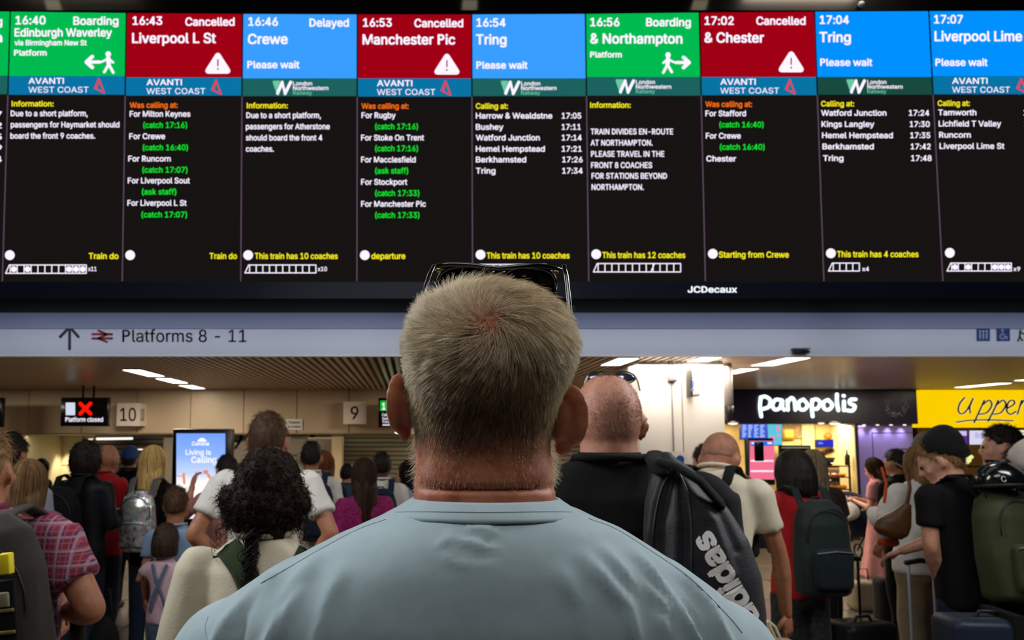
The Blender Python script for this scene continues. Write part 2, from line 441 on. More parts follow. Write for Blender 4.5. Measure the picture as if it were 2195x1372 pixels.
p = obj('trim_4', box(wx(712, 14), wx(734, 14), 13.95, 14.3, 0, zf0), mat('pier_light', (216, 200, 160), .35), smooth=False); tag(p, kind='structure')
# big faint numeral painted on the pier
o = obj('painted_numeral', Flat(at(14.2, .005)).text('9', 496, 962, 36, 520, res=3).out(), mat('numeral_grey', (88, 84, 78), .6), smooth=False); tag(o, 'faint dark numeral painted on the wall right of the advert screen', 'sign')
t = thing('notice_sign', 'small pale notice sign mounted on the wall beside the tall man in white', 'sign', P(640, 915, YW-.02))
obj('plate', Flat(at(YW, .03)).rect(613, 898, 648, 922).out(), M_white, t, smooth=False, origin=t.location)
obj('lettering', Flat(at(YW, .034)).text('Tickets', 618, 908, 5, 643).text('to trains', 617, 917, 5, 645).out(), MATS['sign_ink'], t, smooth=False, origin=t.location)
t = thing('notice_board', 'grey notice strip below the small pale notice sign', 'sign', P(650, 935, 14.2))
obj('plate', Flat(at(14.2, .02)).rect(617, 928, 677, 946).out(), mat('notice_grey', (170, 162, 150), .5), t, smooth=False, origin=t.location)
obj('stripes', Flat(at(14.2, .024)).rect(622, 932, 660, 934).rect(622, 938, 660, 940).rect(663, 929, 676, 938).out(), M_dark, t, smooth=False, origin=t.location)

# side and rear shells of the concourse
for nm, b in (('wall_left', box(-13, -12.8, -4, 24, 0, 9)), ('wall_right', box(15.8, 16, -4, 24, 0, 9)), ('wall_rear', box(-13, 16, -4.2, -4, 0, 9))):
    w = obj(nm, b, mat('shell_grey', (62, 60, 60), .8), smooth=False); tag(w, kind='structure')
w = obj('ceiling_concourse', box(-13, 16, -4, YB+.1, 8.2, 8.4), M_black, smooth=False); tag(w, kind='structure')

# recessed wash lights and strip in the recess
def spot(loc, e, size=60, col=(1, .85, .6), blend=.5, tgt=None):
    d = bpy.data.lights.new('wash', 'SPOT'); d.energy = e; d.spot_size = math.radians(size); d.spot_blend = blend; d.color = col; d.shadow_soft_size = .05
    o = bpy.data.objects.new('wash_light', d); COL.objects.link(o); o.location = loc
    if tgt: o.rotation_euler = (Vector(tgt)-Vector(loc)).to_track_quat('-Z', 'Y').to_euler()
    return o
for px in (62, 150, -60, 250):
    x = wx(px, 16.6); spot((x, 16.6, zf0-.05), 110, 75, tgt=(x, 17, 0.4))
area_light('recess_light', (-6.5, 15.3, zf0-.06), 4, .3, 14, (1, .88, .66), (-6.5, 15.6, 0))
area_light('recess_light', (0, 14.25, zf0-.06), 6, .2, 6, (1, .85, .6), (0, 14.6, 0))
t = thing('strip_light', 'long white strip light glowing in the recess under the platform 10 sign', 'light', P(245, 941, 15.4))
obj('tube', Flat(at(15.4)).line([(208, 941), (283, 940)], 4.5).out(), emis('tube_glow', (255, 238, 216), 1.6), t, smooth=False, origin=t.location)
obj('housing', box(wx(205, 15.4), wx(286, 15.4), 15.42, 15.5, P(0, 944, 15.4).z, P(0, 936, 15.4).z), M_dark, t, smooth=False, origin=t.location)
def downlight(px, py, Y, label, r=.045, s=1.8, group=None):
    p = P(px, py, Y); t = thing('downlight', label, 'light', p, group=group)
    obj('lens', ell((0, 0, 0), (r, r, r*.35), n=12, m=6), emis('lamp_glow', (255, 240, 214), s), t)
    obj('rim', tube([(r*1.1*math.cos(a), r*1.1*math.sin(a), .01) for a in np.linspace(0, 6.283, 17)], r*.14, 6, cap=False), M_steel, t)
for px, py, lab in ((194, 941, 'small round downlight left of the strip light'), (301, 963, 'dim round downlight above the blonde woman'), (858, 926, 'glowing round downlight by the grey haired man\'s left ear')):
    downlight(px, py, 15.2 if px < 400 else 13.4, lab, .05 if px < 400 else .11)

# ceiling luminaires
def luminaire(x, y0, y1, wd, label, s=9, e=0):
    t = thing('ceiling_light', label, 'light', (x, (y0+y1)/2, ZC+.02))
    L = y1-y0
    obj('frame', join([box(-wd/2-.015, -wd/2, -L/2, L/2, -.03, .05), box(wd/2, wd/2+.015, -L/2, L/2, -.03, .05), box(-wd/2, wd/2, -L/2-.015, -L/2, -.03, .05), box(-wd/2, wd/2, L/2, L/2+.015, -.03, .05)]), M_white, t, smooth=False)
    obj('diffuser', box(-wd/2, wd/2, -L/2, L/2, -.028, .03), emis('diffuser_glow', (255, 246, 230), s), t, smooth=False)
for x, y0, y1, wd, lab in [
    (-3.72, 9.9, 10.9, .24, 'white ceiling light nearest the beam on the left'), (-3.76, 11.3, 12.2, .24, 'middle ceiling light of the three over the left gates'), (-3.84, 12.7, 13.5, .24, 'farthest ceiling light of the three over the left gates'),
    (2.5, 8.5, 9.3, .24, 'ceiling light just left of the white pillar top'), (3.42, 8.42, 8.85, .24, 'bright ceiling light touching the white pillar top'),
    (4.42, 8.45, 9.35, .28, 'long bright ceiling light right of the pillar near the beam'), (4.46, 9.75, 10.5, .24, 'ceiling light right of the pillar, above the start of the purple shop sign'),
    (9.75, 12.2, 13.2, .26, 'ceiling light above the yellow shop sign'), (9.6, 10.8, 11.7, .26, 'ceiling light above the yellow sign, cut by the right edge')]:
    luminaire(x, y0, y1, wd, lab)
for x, y, e in ((-4, 11.4, 30), (.8, 11.2, 34), (3.3, 8.9, 16), (4.4, 9.6, 18), (9, 11.5, 22), (-8, 11.5, 16), (4.6, 12.4, 14), (-3.5, 7.2, 10), (4.2, 7.0, 12)):
    area_light('ceiling_fill', (x, y, ZC-.04 if y > 8.3 else 6.5), 1.2, .8, e*3.3, (1, .84, .64), (x, y+.05, 0))

# pillar
pl0, pl1, YP = P(1366, 775, 8.95).x, P(1549, 775, 8.95).x, 8.95
pc = (pl0+pl1)/2
pl = obj('pillar', box(pl0+.02, pl1-.02, YP+.02, YP+1.0, 0, ZC+.1), mat('joint_dark', (92, 78, 62), .7), smooth=False); tag(pl, kind='structure')
xm = P(1460, 775, YP).x
for a, b in ((pl0, xm-.006), (xm+.006, pl1)):
    obj('cladding_panel', rbox((a+b)/2, YP+.01, ZC/2, b-a, .03, ZC, .004, 1), M_white, pl, smooth=False)
for xx in (pl0, pl1-.02):
    obj('side_panel', box(xx, xx+.02, YP+.03, YP+1.0, 0, ZC), M_white, pl, smooth=False)
t = thing('junction_box', 'grey junction box with conduit high on the white pillar', 'box', P(1440, 804, YP-.03))
obj('housing', rbox(0, 0, 0, .105, .07, .16, .008), M_grey, t); obj('lid', rbox(0, -.04, 0, .09, .012, .14, .006), mat('lid_grey', (134, 134, 150), .35), t)
obj('conduit', tube([(0, .02, -.08), (.01, .02, -1.9)], .009, 8), M_grey, t)
obj('conduit', join([tube([(-.012, .02, .08), (-.02, .02, .13), (-.03, .02, .2)], .008, 8), tube([(.012, .02, .08), (.02, .02, .2)], .008, 8)]), M_grey, t)
t = thing('exit_sign', 'slim white illuminated sign box jutting from the white pillar', 'sign', P(1485, 822, YP-.12))
obj('casing', rbox(.02, 0, 0, .085, .16, .31, .02), mat('casing_white', (240, 240, 244), .3), t); obj('edge', rbox(-.035, .02, 0, .02, .16, .33, .006), mat('casing_dark', (30, 36, 30), .4), t)
obj('symbol', Flat(at(YP, .21)).rect(1483, 806, 1488, 812).rect(1484, 815, 1488, 830).rect(1481, 833, 1488, 838).out(), mat('ink_blue', (96, 110, 190), .5), t, smooth=False, origin=t.location)
t = thing('speaker_column', 'tall grey cylinder speaker hanging right of the white pillar', 'speaker', (P(1561, 850, 9.2).x, 9.2, P(1561, 870, 9.2).z))
hz = P(1561, 778, 9.2).z-t.location.z
obj('body', loft([(0, 0, 0, .055, .055), (0, 0, hz, .055, .055)], 20), mat('drain_grey', (150, 146, 150), .4), t)
obj('cone', loft([(-.01, 0, -.2, .02, .02), (0, 0, -.1, .05, .05), (0, 0, 0, .06, .06)], 20), M_dark, t)
t = thing('notice_sign', 'white and blue notice on the pillar behind the grey bag', 'sign', P(1438, 985, 8.9))
obj('plate', Flat(at(8.9)).rect(1400, 968, 1473, 1010).out(), M_white, t, smooth=False, origin=t.location)
obj('symbol', Flat(at(8.9, .004)).disc(1458, 985, 9).out(), mat('blue_ink', (30, 80, 170), .5), t, smooth=False, origin=t.location)

# platform number boxes
def number_box(px0, py0, px1, py1, s, label, side=0):
    Y = YW-.35; a, b = P(px0, py0, Y), P(px1, py1, Y)
    t = thing('number_sign', label, 'sign', ((a.x+b.x)/2, Y, b.z))
    obj('box', box(a.x, b.x, Y, Y+.36, b.z, a.z), mat('number_white', (236, 224, 216), .4), t, smooth=False, origin=t.location)
    f = Flat(at(Y, .004)); cap = (py1-py0)*.56; cx = (px0+px1)/2; ww = cap*.62*len(s)
    f.text(s, cx-ww/2+side, (py0+py1)/2+cap/2, cap, cx+ww/2+side, off=.01, res=5)
    obj('numeral', f.out(), mat('ink_black', (28, 26, 26), .5), t, smooth=False, origin=t.location)
    if side is not None and s == '10':
        V, Fc, w = text2d('10', .01, 4); h = (a.z-b.z)
        obj('numeral', (np.array([(b.x+.004, Y+.06+v[0]/w*.18, b.z+h*.25+v[1]*h*.5) for v in V]), Fc), MATS['ink_black'], t, smooth=False, origin=t.location)
number_box(251, 864, 298, 913, '10', 'projecting white box sign numbered 10')
number_box(736, 861, 784, 909, '9', 'white box sign numbered 9')

# screens near the gates
t = thing('platform_screen', 'black hanging screen with a red cross reading platform closed', 'screen', P(181, 882, 12.9))
Y = 12.9; a, b = P(131, 852, Y), P(231, 914, Y)
obj('casing', rbox((a.x+b.x)/2, Y+.05, (a.z+b.z)/2, b.x-a.x, .1, a.z-b.z, .01), M_gloss, t, origin=t.location)
obj('hanger', join([box(P(x, 850, Y).x-.015, P(x, 850, Y).x+.015, Y+.04, Y+.07, a.z, ZC+.05) for x in (175, 198)]), M_dark, t, smooth=False, origin=t.location)
obj('panel_glyph', Flat(at(Y, .004)).rect(141, 863, 161, 890).out(), emis('screen_pale', (214, 218, 240), 1), t, smooth=False, origin=t.location)
obj('red_cross', Flat(at(Y, .006)).line([(172, 865), (194, 887)], 8).line([(194, 865), (172, 887)], 8).out(), emis('screen_red', (255, 20, 10), 1.1), t, smooth=False, origin=t.location)
obj('lettering', Flat(at(Y, .004)).text('Platform closed', 140, 904, 9.5, 221, off=.02, res=3).out(), emis('text_white', (246, 238, 255), 1.1), t, smooth=False, origin=t.location)
t = thing('platform_screen', 'hanging screen with green header beside the platform 9 sign', 'screen', P(840, 885, 12.9))
a, b = P(811, 853, Y), P(905, 916, Y)
obj('casing', rbox((a.x+b.x)/2, Y+.05, (a.z+b.z)/2, b.x-a.x, .1, a.z-b.z, .01), M_gloss, t, origin=t.location)
obj('hanger', box((a.x+b.x)/2-.02, (a.x+b.x)/2+.02, Y+.04, Y+.07, a.z, ZC+.31), M_dark, t, smooth=False, origin=t.location)
obj('header_panel', Flat(at(Y, .004)).rect(815, 859, 900, 881).out(), emis('green_deep', (20, 190, 60), .9), t, smooth=False, origin=t.location)
obj('lettering', Flat(at(Y, .007)).text('1', 819, 878, 14, 826, off=.03).text('Boarding', 833, 869, 8, 880, off=.02).text('Station', 833, 879, 7, 872, off=.02).text('Calling at', 819, 892, 6, 848).text('Watford', 819, 900, 5, 842).text('Tring', 819, 907, 5, 838).rect(820, 910, 898, 912).out(), MATS['text_white'], t, smooth=False, origin=t.location)
t = thing('platform_screen', 'black screen edge at the far left of the gate wall', 'screen', P(-20, 882, 12.9))
a, b = P(-90, 852, Y), P(3, 916, Y)
obj('casing', rbox((a.x+b.x)/2, Y+.05, (a.z+b.z)/2, b.x-a.x, .1, a.z-b.z, .01), M_gloss, t, origin=t.location)
obj('hanger', box((a.x+b.x)/2-.02, (a.x+b.x)/2+.02, Y+.04, Y+.07, a.z, ZC+.05), M_dark, t, smooth=False, origin=t.location)

# advert totem
Y = 10.0; t = thing('advert_totem', 'tall lit advert screen with blue sky and beach drinkers', 'screen', (P(431, 1000, Y).x, Y, 0))
a, b = P(370, 921, Y), P(493, 1119, Y)
obj('casing', rbox((a.x+b.x)/2, Y+.09, (a.z+.05)/2+.0, b.x-a.x, .16, a.z-.03, .012), M_gloss, t, origin=t.location)
obj('base', rbox((a.x+b.x)/2, Y+.09, .03, b.x-a.x+.1, .4, .06, .01), M_dark, t, origin=t.location)
g = Flat(at(Y, .004))
o = obj('screen', g.rect(378, 929, 483, 1112).out(), None, t, smooth=False, origin=t.location)
m = bpy.data.materials.new('advert_picture'); m.use_nodes = True; nt = m.node_tree; nt.nodes.clear()
e = nt.nodes.new('ShaderNodeEmission'); ou = nt.nodes.new('ShaderNodeOutputMaterial'); tc = nt.nodes.new('ShaderNodeTexCoord'); sp = nt.nodes.new('ShaderNodeSeparateXYZ'); r = nt.nodes.new('ShaderNodeValToRGB')
nt.links.new(tc.outputs['Generated'], sp.inputs[0]); nt.links.new(sp.outputs['Z'], r.inputs[0]); nt.links.new(r.outputs[0], e.inputs[0]); nt.links.new(e.outputs[0], ou.inputs[0]); e.inputs[1].default_value = 1.1
r.color_ramp.elements[0].position = 0; r.color_ramp.elements[0].color = lin((232, 222, 250)); r.color_ramp.elements[1].position = 1; r.color_ramp.elements[1].color = lin((112, 156, 245))
for p_, c_ in ((.1, (255, 244, 238)), (.42, (255, 246, 240)), (.52, (196, 214, 250)), (.75, (140, 176, 248))):
    el = r.color_ramp.elements.new(p_); el.color = lin(c_)
o.data.materials.append(m)
f = Flat(at(Y, .007)).text('Living is', 398, 975, 11, 452, off=.02).text('Calling', 410, 992, 13, 464, off=.02)
f.text('Corona', 411, 955, 8, 448, off=.03).disc(433, 943, 7, 4).line([(425, 945), (441, 945)], 4)
obj('lettering', f.out(), emis('ad_white', (248, 248, 255), 1.15), t, smooth=False, origin=t.location)
f = Flat(at(Y, .007))
f.disc(394, 1017, 3.2, 4).line([(394, 1022), (395, 1036)], 5).line([(380, 1020), (392, 1021)], 2)
f.line([(420, 1012), (421, 1026), (415, 1034)], 4).disc(441, 1012, 6, 4.5).line([(446, 1018), (455, 1030), (450, 1052)], 6)
f.line([(408, 1060), (414, 1069), (424, 1064)], 4).disc(395, 1092, 4).line([(396, 1096), (400, 1102)], 5)
obj('beach_figures', f.out(), emis('ad_skin', (236, 140, 110), 1), t, smooth=False, origin=t.location)
obj('bottle_print', Flat(at(Y, .0085)).disc(400, 1085, 3.4, 4).disc(412, 1062, 2.5).line([(393, 1013), (397, 1016)], 3).out(), emis('ad_yellow', (245, 190, 60), 1), t, smooth=False, origin=t.location)

# ------------------------------------------------------------------ departure board
TILT = math.radians(1.1); BZ = P(PX, 604, 7.3)
def PB(off):
    nrm = Vector((0, -math.cos(TILT), -math.sin(TILT)))     # faces the hall, leaning forward at the top
    o0 = BZ+nrm*off; c0 = Vector((0, 0, EYE))
    def fn(px, py):
        q = P(px, py, 5.0)-c0
        return c0+q*((o0-c0).dot(nrm)/q.dot(nrm))
    return fn
bd = thing('departure_board', 'huge hanging black departure board with coloured train columns', 'departure board', P(1090, 640, 7.3))
BL = bd.location
def bpart(name, f, m, parent=bd, label=None, smooth=False):
    q = obj(name, f.out() if isinstance(f, Flat) else f, m, parent, smooth, label, origin=BL)
    if 'lettering' in name or name in ('heading', 'railway_logo', 'triangle_logo'): q['kind'] = 'stuff'
    return q
f0 = PB(0.0)
def slab(x0, y0, x1, y1, o0, o1):
    a, b = PB(o1), PB(o0)
    V = [a(x0, y0), a(x1, y0), a(x1, y1), a(x0, y1), b(x0, y0), b(x1, y0), b(x1, y1), b(x0, y1)]
    return np.array([tuple(v) for v in V]), [(0, 3, 2, 1), (4, 5, 6, 7), (0, 1, 5, 4), (1, 2, 6, 5), (2, 3, 7, 6), (3, 0, 4, 7)]
bpart('housing', slab(-420, -130, 2600, 640, -.5, -.03), M_black)
m_trim = mat('trim_blue_black', (30, 40, 66), .45, spec=.5)
bpart('lower_trim', slab(-420, 604.5, 2600, 640, -.04, .035), m_trim)
bpart('upper_trim', slab(-420, -130, 2600, 22, -.04, .06), mat('upper_gloss', (14, 13, 13), .2, spec=.6))
bpart('maker_lettering', Flat(PB(.038)).text('JCDecaux', 1474, 627, 13, 1580, off=.03, res=3), emis('letter_glow', (244, 250, 255), 1.1))
GREEN, RED, BLUE, BLUE2 = (0, 186, 80), (160, 0, 20), (56, 158, 255), (0, 145, 255)
m_scr = emis('screen_black', (25, 22, 21), .85)
m_txt = emis('text_white', (246, 238, 255), 1.1); m_yel = emis('text_yellow', (250, 236, 30), 1.05); m_grn = emis('text_green', (10, 232, 50), 1.0)
m_org = emis('text_orange', (255, 112, 20), 1.0); m_line = emis('divider_glow', (96, 76, 96), .9)
m_av = emis('strip_blue', (8, 118, 168), .95); m_ln = emis('strip_teal', (30, 104, 100), .9); m_ln2 = emis('strip_teal_dark', (26, 78, 68), .9)
m_mint = emis('logo_mint', (110, 205, 165), .95); m_redl = emis('logo_red', (235, 60, 75), 1.0)
m_hd = {GREEN: emis('head_green', GREEN), RED: emis('head_red', RED), BLUE: emis('head_blue', BLUE), BLUE2: emis('head_azure', BLUE2)}
DT = [(-226, -250), (22, 5), (271, 262), (520, 516), (766, 765), (1011, 1013), (1255, 1262), (1499, 1512), (1746, 1766), (1991, 2021), (2236, 2276)]
TOPY = [23, 25, 28, 30, 31, 31, 30, 27, 25, 24, 23]
STR = [(162, 202), (163, 203), (166, 205), (168, 206), (168, 207), (168, 206), (165, 205), (165, 204), (165, 203), (163, 202)]
def dx(i, y): a, b = DT[i]; return a+(b-a)*(y-30)/570
def walker(f, x, y, s, d=1):
    f.disc(x, y-15*s, 5*s); f.line([(x, y-8*s), (x-1*d*s, y+2*s)], 8*s); f.line([(x-1*d*s, y+3*s), (x+7*d*s, y+17*s)], 5*s); f.line([(x-1*d*s, y+3*s), (x-9*d*s, y+18*s)], 5*s)
    f.line([(x+2*d*s, y-6*s), (x+12*d*s, y-1*s)], 4*s); f.line([(x-2*d*s, y-6*s), (x-9*d*s, y), ], 4*s)
def arrow(f, x, y, s, d):
    f.line([(x-13*d*s, y), (x+10*d*s, y)], 6*s); f.line([(x+1*d*s, y-10*s), (x+12*d*s, y), (x+1*d*s, y+10*s)], 7*s)
def coaches(f, x0, x1, y0, y1, n, fill=(), split=None):
    x0 += 10; w = (x1-x0)/n; lw = 2.2
    f.line([(x0-10, y1), (x0-2, y0), (x1, y0), (x1, y1), (x0-10, y1)], lw)
    for i in range(n):
        f.line([(x0+w*i, y0), (x0+w*i, y1)], lw)
        if i in fill: f.disc(x0+w*(i+.5), (y0+y1)/2, w*.42, (y1-y0)*.36, n=10)
    if split: f.line([(x0+w*split-5, y1), (x0+w*split+3, y0)], lw)
cols = [
 dict(i=0, c=GREEN, t='16:30', st=('Boarding', -92, 5, 54), d=('Birmingham', -215, 5, 90, 20), op='L', head=None, rows=[('17:07', -60, 4, 251, 1), ('17:12', -60, 4, 275, 1), ('17:15', -60, 4, 299, 1), ('17:19', -60, 4, 323, 1), ('17:24', -60, 4, 347, 1)], tx=(-214, -150, 50)),
 dict(i=1, c=GREEN, t='16:40', tx=(33, 98, 52), st=('Boarding', 157, 254, 53), d=('Edinburgh Waverley', 31, 240, 78, 17), ex=[('via Birmingham New St', 31, 186, 97, 11), ('Platform', 30, 100, 119, 12)], ic='wl', op='A', ox=(61, 190, 203), head=('Information:', 25, 115, 228, 'y'),
  rows=[('Due to a short platform,', 23, 188, 249, 0), ('passengers for Haymarket should', 23, 256, 273, 0), ('board the front 9 coaches.', 22, 204, 297, 0)], cx=(21, 547), bt=('Train do', 190, 254, 555), co=(12, 185, 568, 586, 11, (0, 2, 8, 9, 10), None), n=('x11', 189, 207)),
 dict(i=2, c=RED, t='16:43', tx=(284, 348, 53), st=('Cancelled', 397, 503, 55), d=('Liverpool L St', 283, 463, 92, 21), ic='t', icx=(467, 136), op='A', ox=(314, 440, 454), head=('Was calling at:', 278, 381, 231, 'o'),
  rows=[('For Milton Keynes', 278, 408, 250, 0), ('(catch 17:16)', 307, 401, 274, 2), ('For Crewe', 277, 354, 298, 0), ('(catch 16:40)', 306, 403, 322, 2), ('For Runcorn', 275, 366, 346, 0), ('(catch 17:07)', 305, 402, 370, 2), ('For Liverpool Sout', 274, 407, 393, 0), ('(ask staff)', 304, 378, 417, 2), ('For Liverpool L St', 273, 400, 441, 0), ('(catch 17:07)', 303, 401, 466, 2)], cx=(279, 547), bt=('Train do', 449, 508, 555)),
 dict(i=3, c=BLUE, t='16:46', tx=(532, 596, 55), st=('Delayed', 663, 748, 57), d=('Crewe', 531, 617, 94, 21), ex=[('Please wait', 530, 642, 146, 15)], op='L', ox=(585, 628), head=('Information:', 529, 617, 232, 'y'),
  rows=[('Due to a short platform,', 528, 688, 253, 0), ('passengers for Atherstone', 527, 707, 277, 0), ('should board the front 4', 527, 691, 301, 0), ('coaches.', 527, 587, 325, 0)], cx=(532, 547), bt=('This train has 10 coaches', 546, 724, 555), co=(525, 677, 568, 585, 10, (), None), n=('x10', 681, 701)),
 dict(i=4, c=RED, t='16:53', tx=(778, 840, 57), st=('Cancelled', 888, 993, 58), d=('Manchester Pic', 777, 976, 95, 21), ic='t', icx=(958, 138), op='A', ox=(808, 933, 946), head=('Was calling at:', 775, 876, 233, 'o'),
  rows=[('For Rugby', 775, 848, 253, 0), ('(catch 17:16)', 804, 896, 277, 2), ('For Stoke On Trent', 774, 909, 301, 0), ('(catch 17:16)', 804, 896, 324, 2), ('For Macclesfield', 774, 891, 348, 0), ('(ask staff)', 804, 875, 372, 2), ('For Stockport', 774, 873, 396, 0), ('(catch 17:33)', 804, 899, 420, 2), ('For Manchester Pic', 774, 913, 443, 0), ('(catch 17:33)', 804, 899, 467, 2)], cx=(782, 547), bt=('departure', 796, 869, 555)),
 dict(i=5, c=BLUE, t='16:54', tx=(1021, 1084, 57), d=('Tring', 1020, 1086, 95, 21), ex=[('Please wait', 1021, 1131, 147, 15)], op='L', ox=(1074, 1117), head=('Calling at:', 1020, 1089, 233, 'y'),
  rows=[('Harrow & Wealdstne', 1020, 1184, 254, 0), ('17:05', 1204, 1246, 254, 1), ('Bushey', 1020, 1079, 278, 0), ('17:11', 1204, 1245, 278, 1), ('Watford Junction', 1020, 1157, 301, 0), ('17:14', 1204, 1247, 301, 1), ('Hemel Hempstead', 1020, 1168, 325, 0), ('17:21', 1204, 1247, 325, 1), ('Berkhamsted', 1020, 1128, 348, 0), ('17:26', 1205, 1249, 348, 1), ('Tring', 1020, 1062, 372, 0), ('17:34', 1205, 1249, 372, 1)], cx=(1030, 546), bt=('This train has 10 coaches', 1043, 1221, 554), co=(1021, 1170, 567, 584, 10, (), None), n=('x10', 1174, 1193)),
 dict(i=6, c=GREEN, t='16:56', tx=(1265, 1328, 56), st=('Boarding', 1385, 1481, 56), d=('& Northampton', 1265, 1463, 93, 21), ex=[('Platform', 1265, 1333, 123, 12)], ic='wr', op='L', ox=(1320, 1363), head=('Information:', 1265, 1352, 231, 'y'),
  rows=[('TRAIN DIVIDES EN-ROUTE', 1266, 1443, 288, 0), ('AT NORTHAMPTON.', 1266, 1399, 312, 0), ('PLEASE TRAVEL IN THE', 1267, 1424, 336, 0), ('FRONT 8 COACHES', 1267, 1398, 360, 0), ('FOR STATIONS BEYOND', 1268, 1430, 383, 0), ('NORTHAMPTON.', 1268, 1380, 407, 0)], cx=(1278, 545), bt=('This train has 12 coaches', 1291, 1469, 553), co=(1272, 1459, 565, 583, 12, (), 8)),
 dict(i=7, c=RED, t='17:02', tx=(1510, 1573, 53), st=('Cancelled', 1621, 1727, 53), d=('& Chester', 1510, 1638, 91, 21), ic='t', icx=(1696, 133), op='A', ox=(1544, 1670, 1684), head=('Was calling at:', 1512, 1612, 229, 'o'),
  rows=[('For Stafford', 1512, 1599, 249, 0), ('(catch 16:40)', 1542, 1637, 273, 2), ('For Crewe', 1513, 1588, 297, 0), ('(catch 16:40)', 1543, 1639, 321, 2), ('Chester', 1514, 1578, 346, 0)], cx=(1528, 544), bt=('Starting from Crewe', 1541, 1691, 552)),
 dict(i=8, c=BLUE2, t='17:04', tx=(1757, 1820, 51), d=('Tring', 1756, 1824, 90, 21), ex=[('Please wait', 1758, 1870, 141, 15)], op='L', ox=(1815, 1859), head=('Calling at:', 1760, 1831, 228, 'y'),
  rows=[('Watford Junction', 1760, 1900, 248, 0), ('17:24', 1948, 1992, 248, 1), ('Kings Langley', 1761, 1874, 272, 0), ('17:30', 1950, 1993, 272, 1), ('Hemel Hempstead', 1762, 1914, 296, 0), ('17:35', 1951, 1994, 296, 1), ('Berkhamsted', 1763, 1873, 320, 0), ('17:42', 1952, 1995, 320, 1), ('Tring', 1764, 1808, 345, 0), ('17:48', 1953, 1997, 345, 1)], cx=(1781, 543), bt=('This train has 4 coaches', 1794, 1969, 551), co=(1776, 1842, 564, 581, 4, (), None), n=('x4', 1848, 1863)),
 dict(i=9, c=BLUE2, t='17:07', tx=(2002, 2064, 50), d=('Liverpool Lime St', 2003, 2226, 88, 21), ex=[('Please wait', 2005, 2117, 141, 15)], op='A', ox=(2041, 2165, 2180), head=('Calling at:', 2010, 2079, 227, 'y'),
  rows=[('Tamworth', 2011, 2093, 247, 0), ('17:59', 2194, 2236, 247, 1), ('Lichfield T Valley', 2012, 2146, 271, 0), ('18:06', 2196, 2238, 271, 1), ('Runcorn', 2013, 2081, 295, 0), ('Liverpool Lime St', 2014, 2153, 319, 0)], cx=(2036, 542), co=(2030, 2168, 564, 581, 9, (0, 2, 6, 7, 8), None), n=('x9', 2172, 2187)),
]
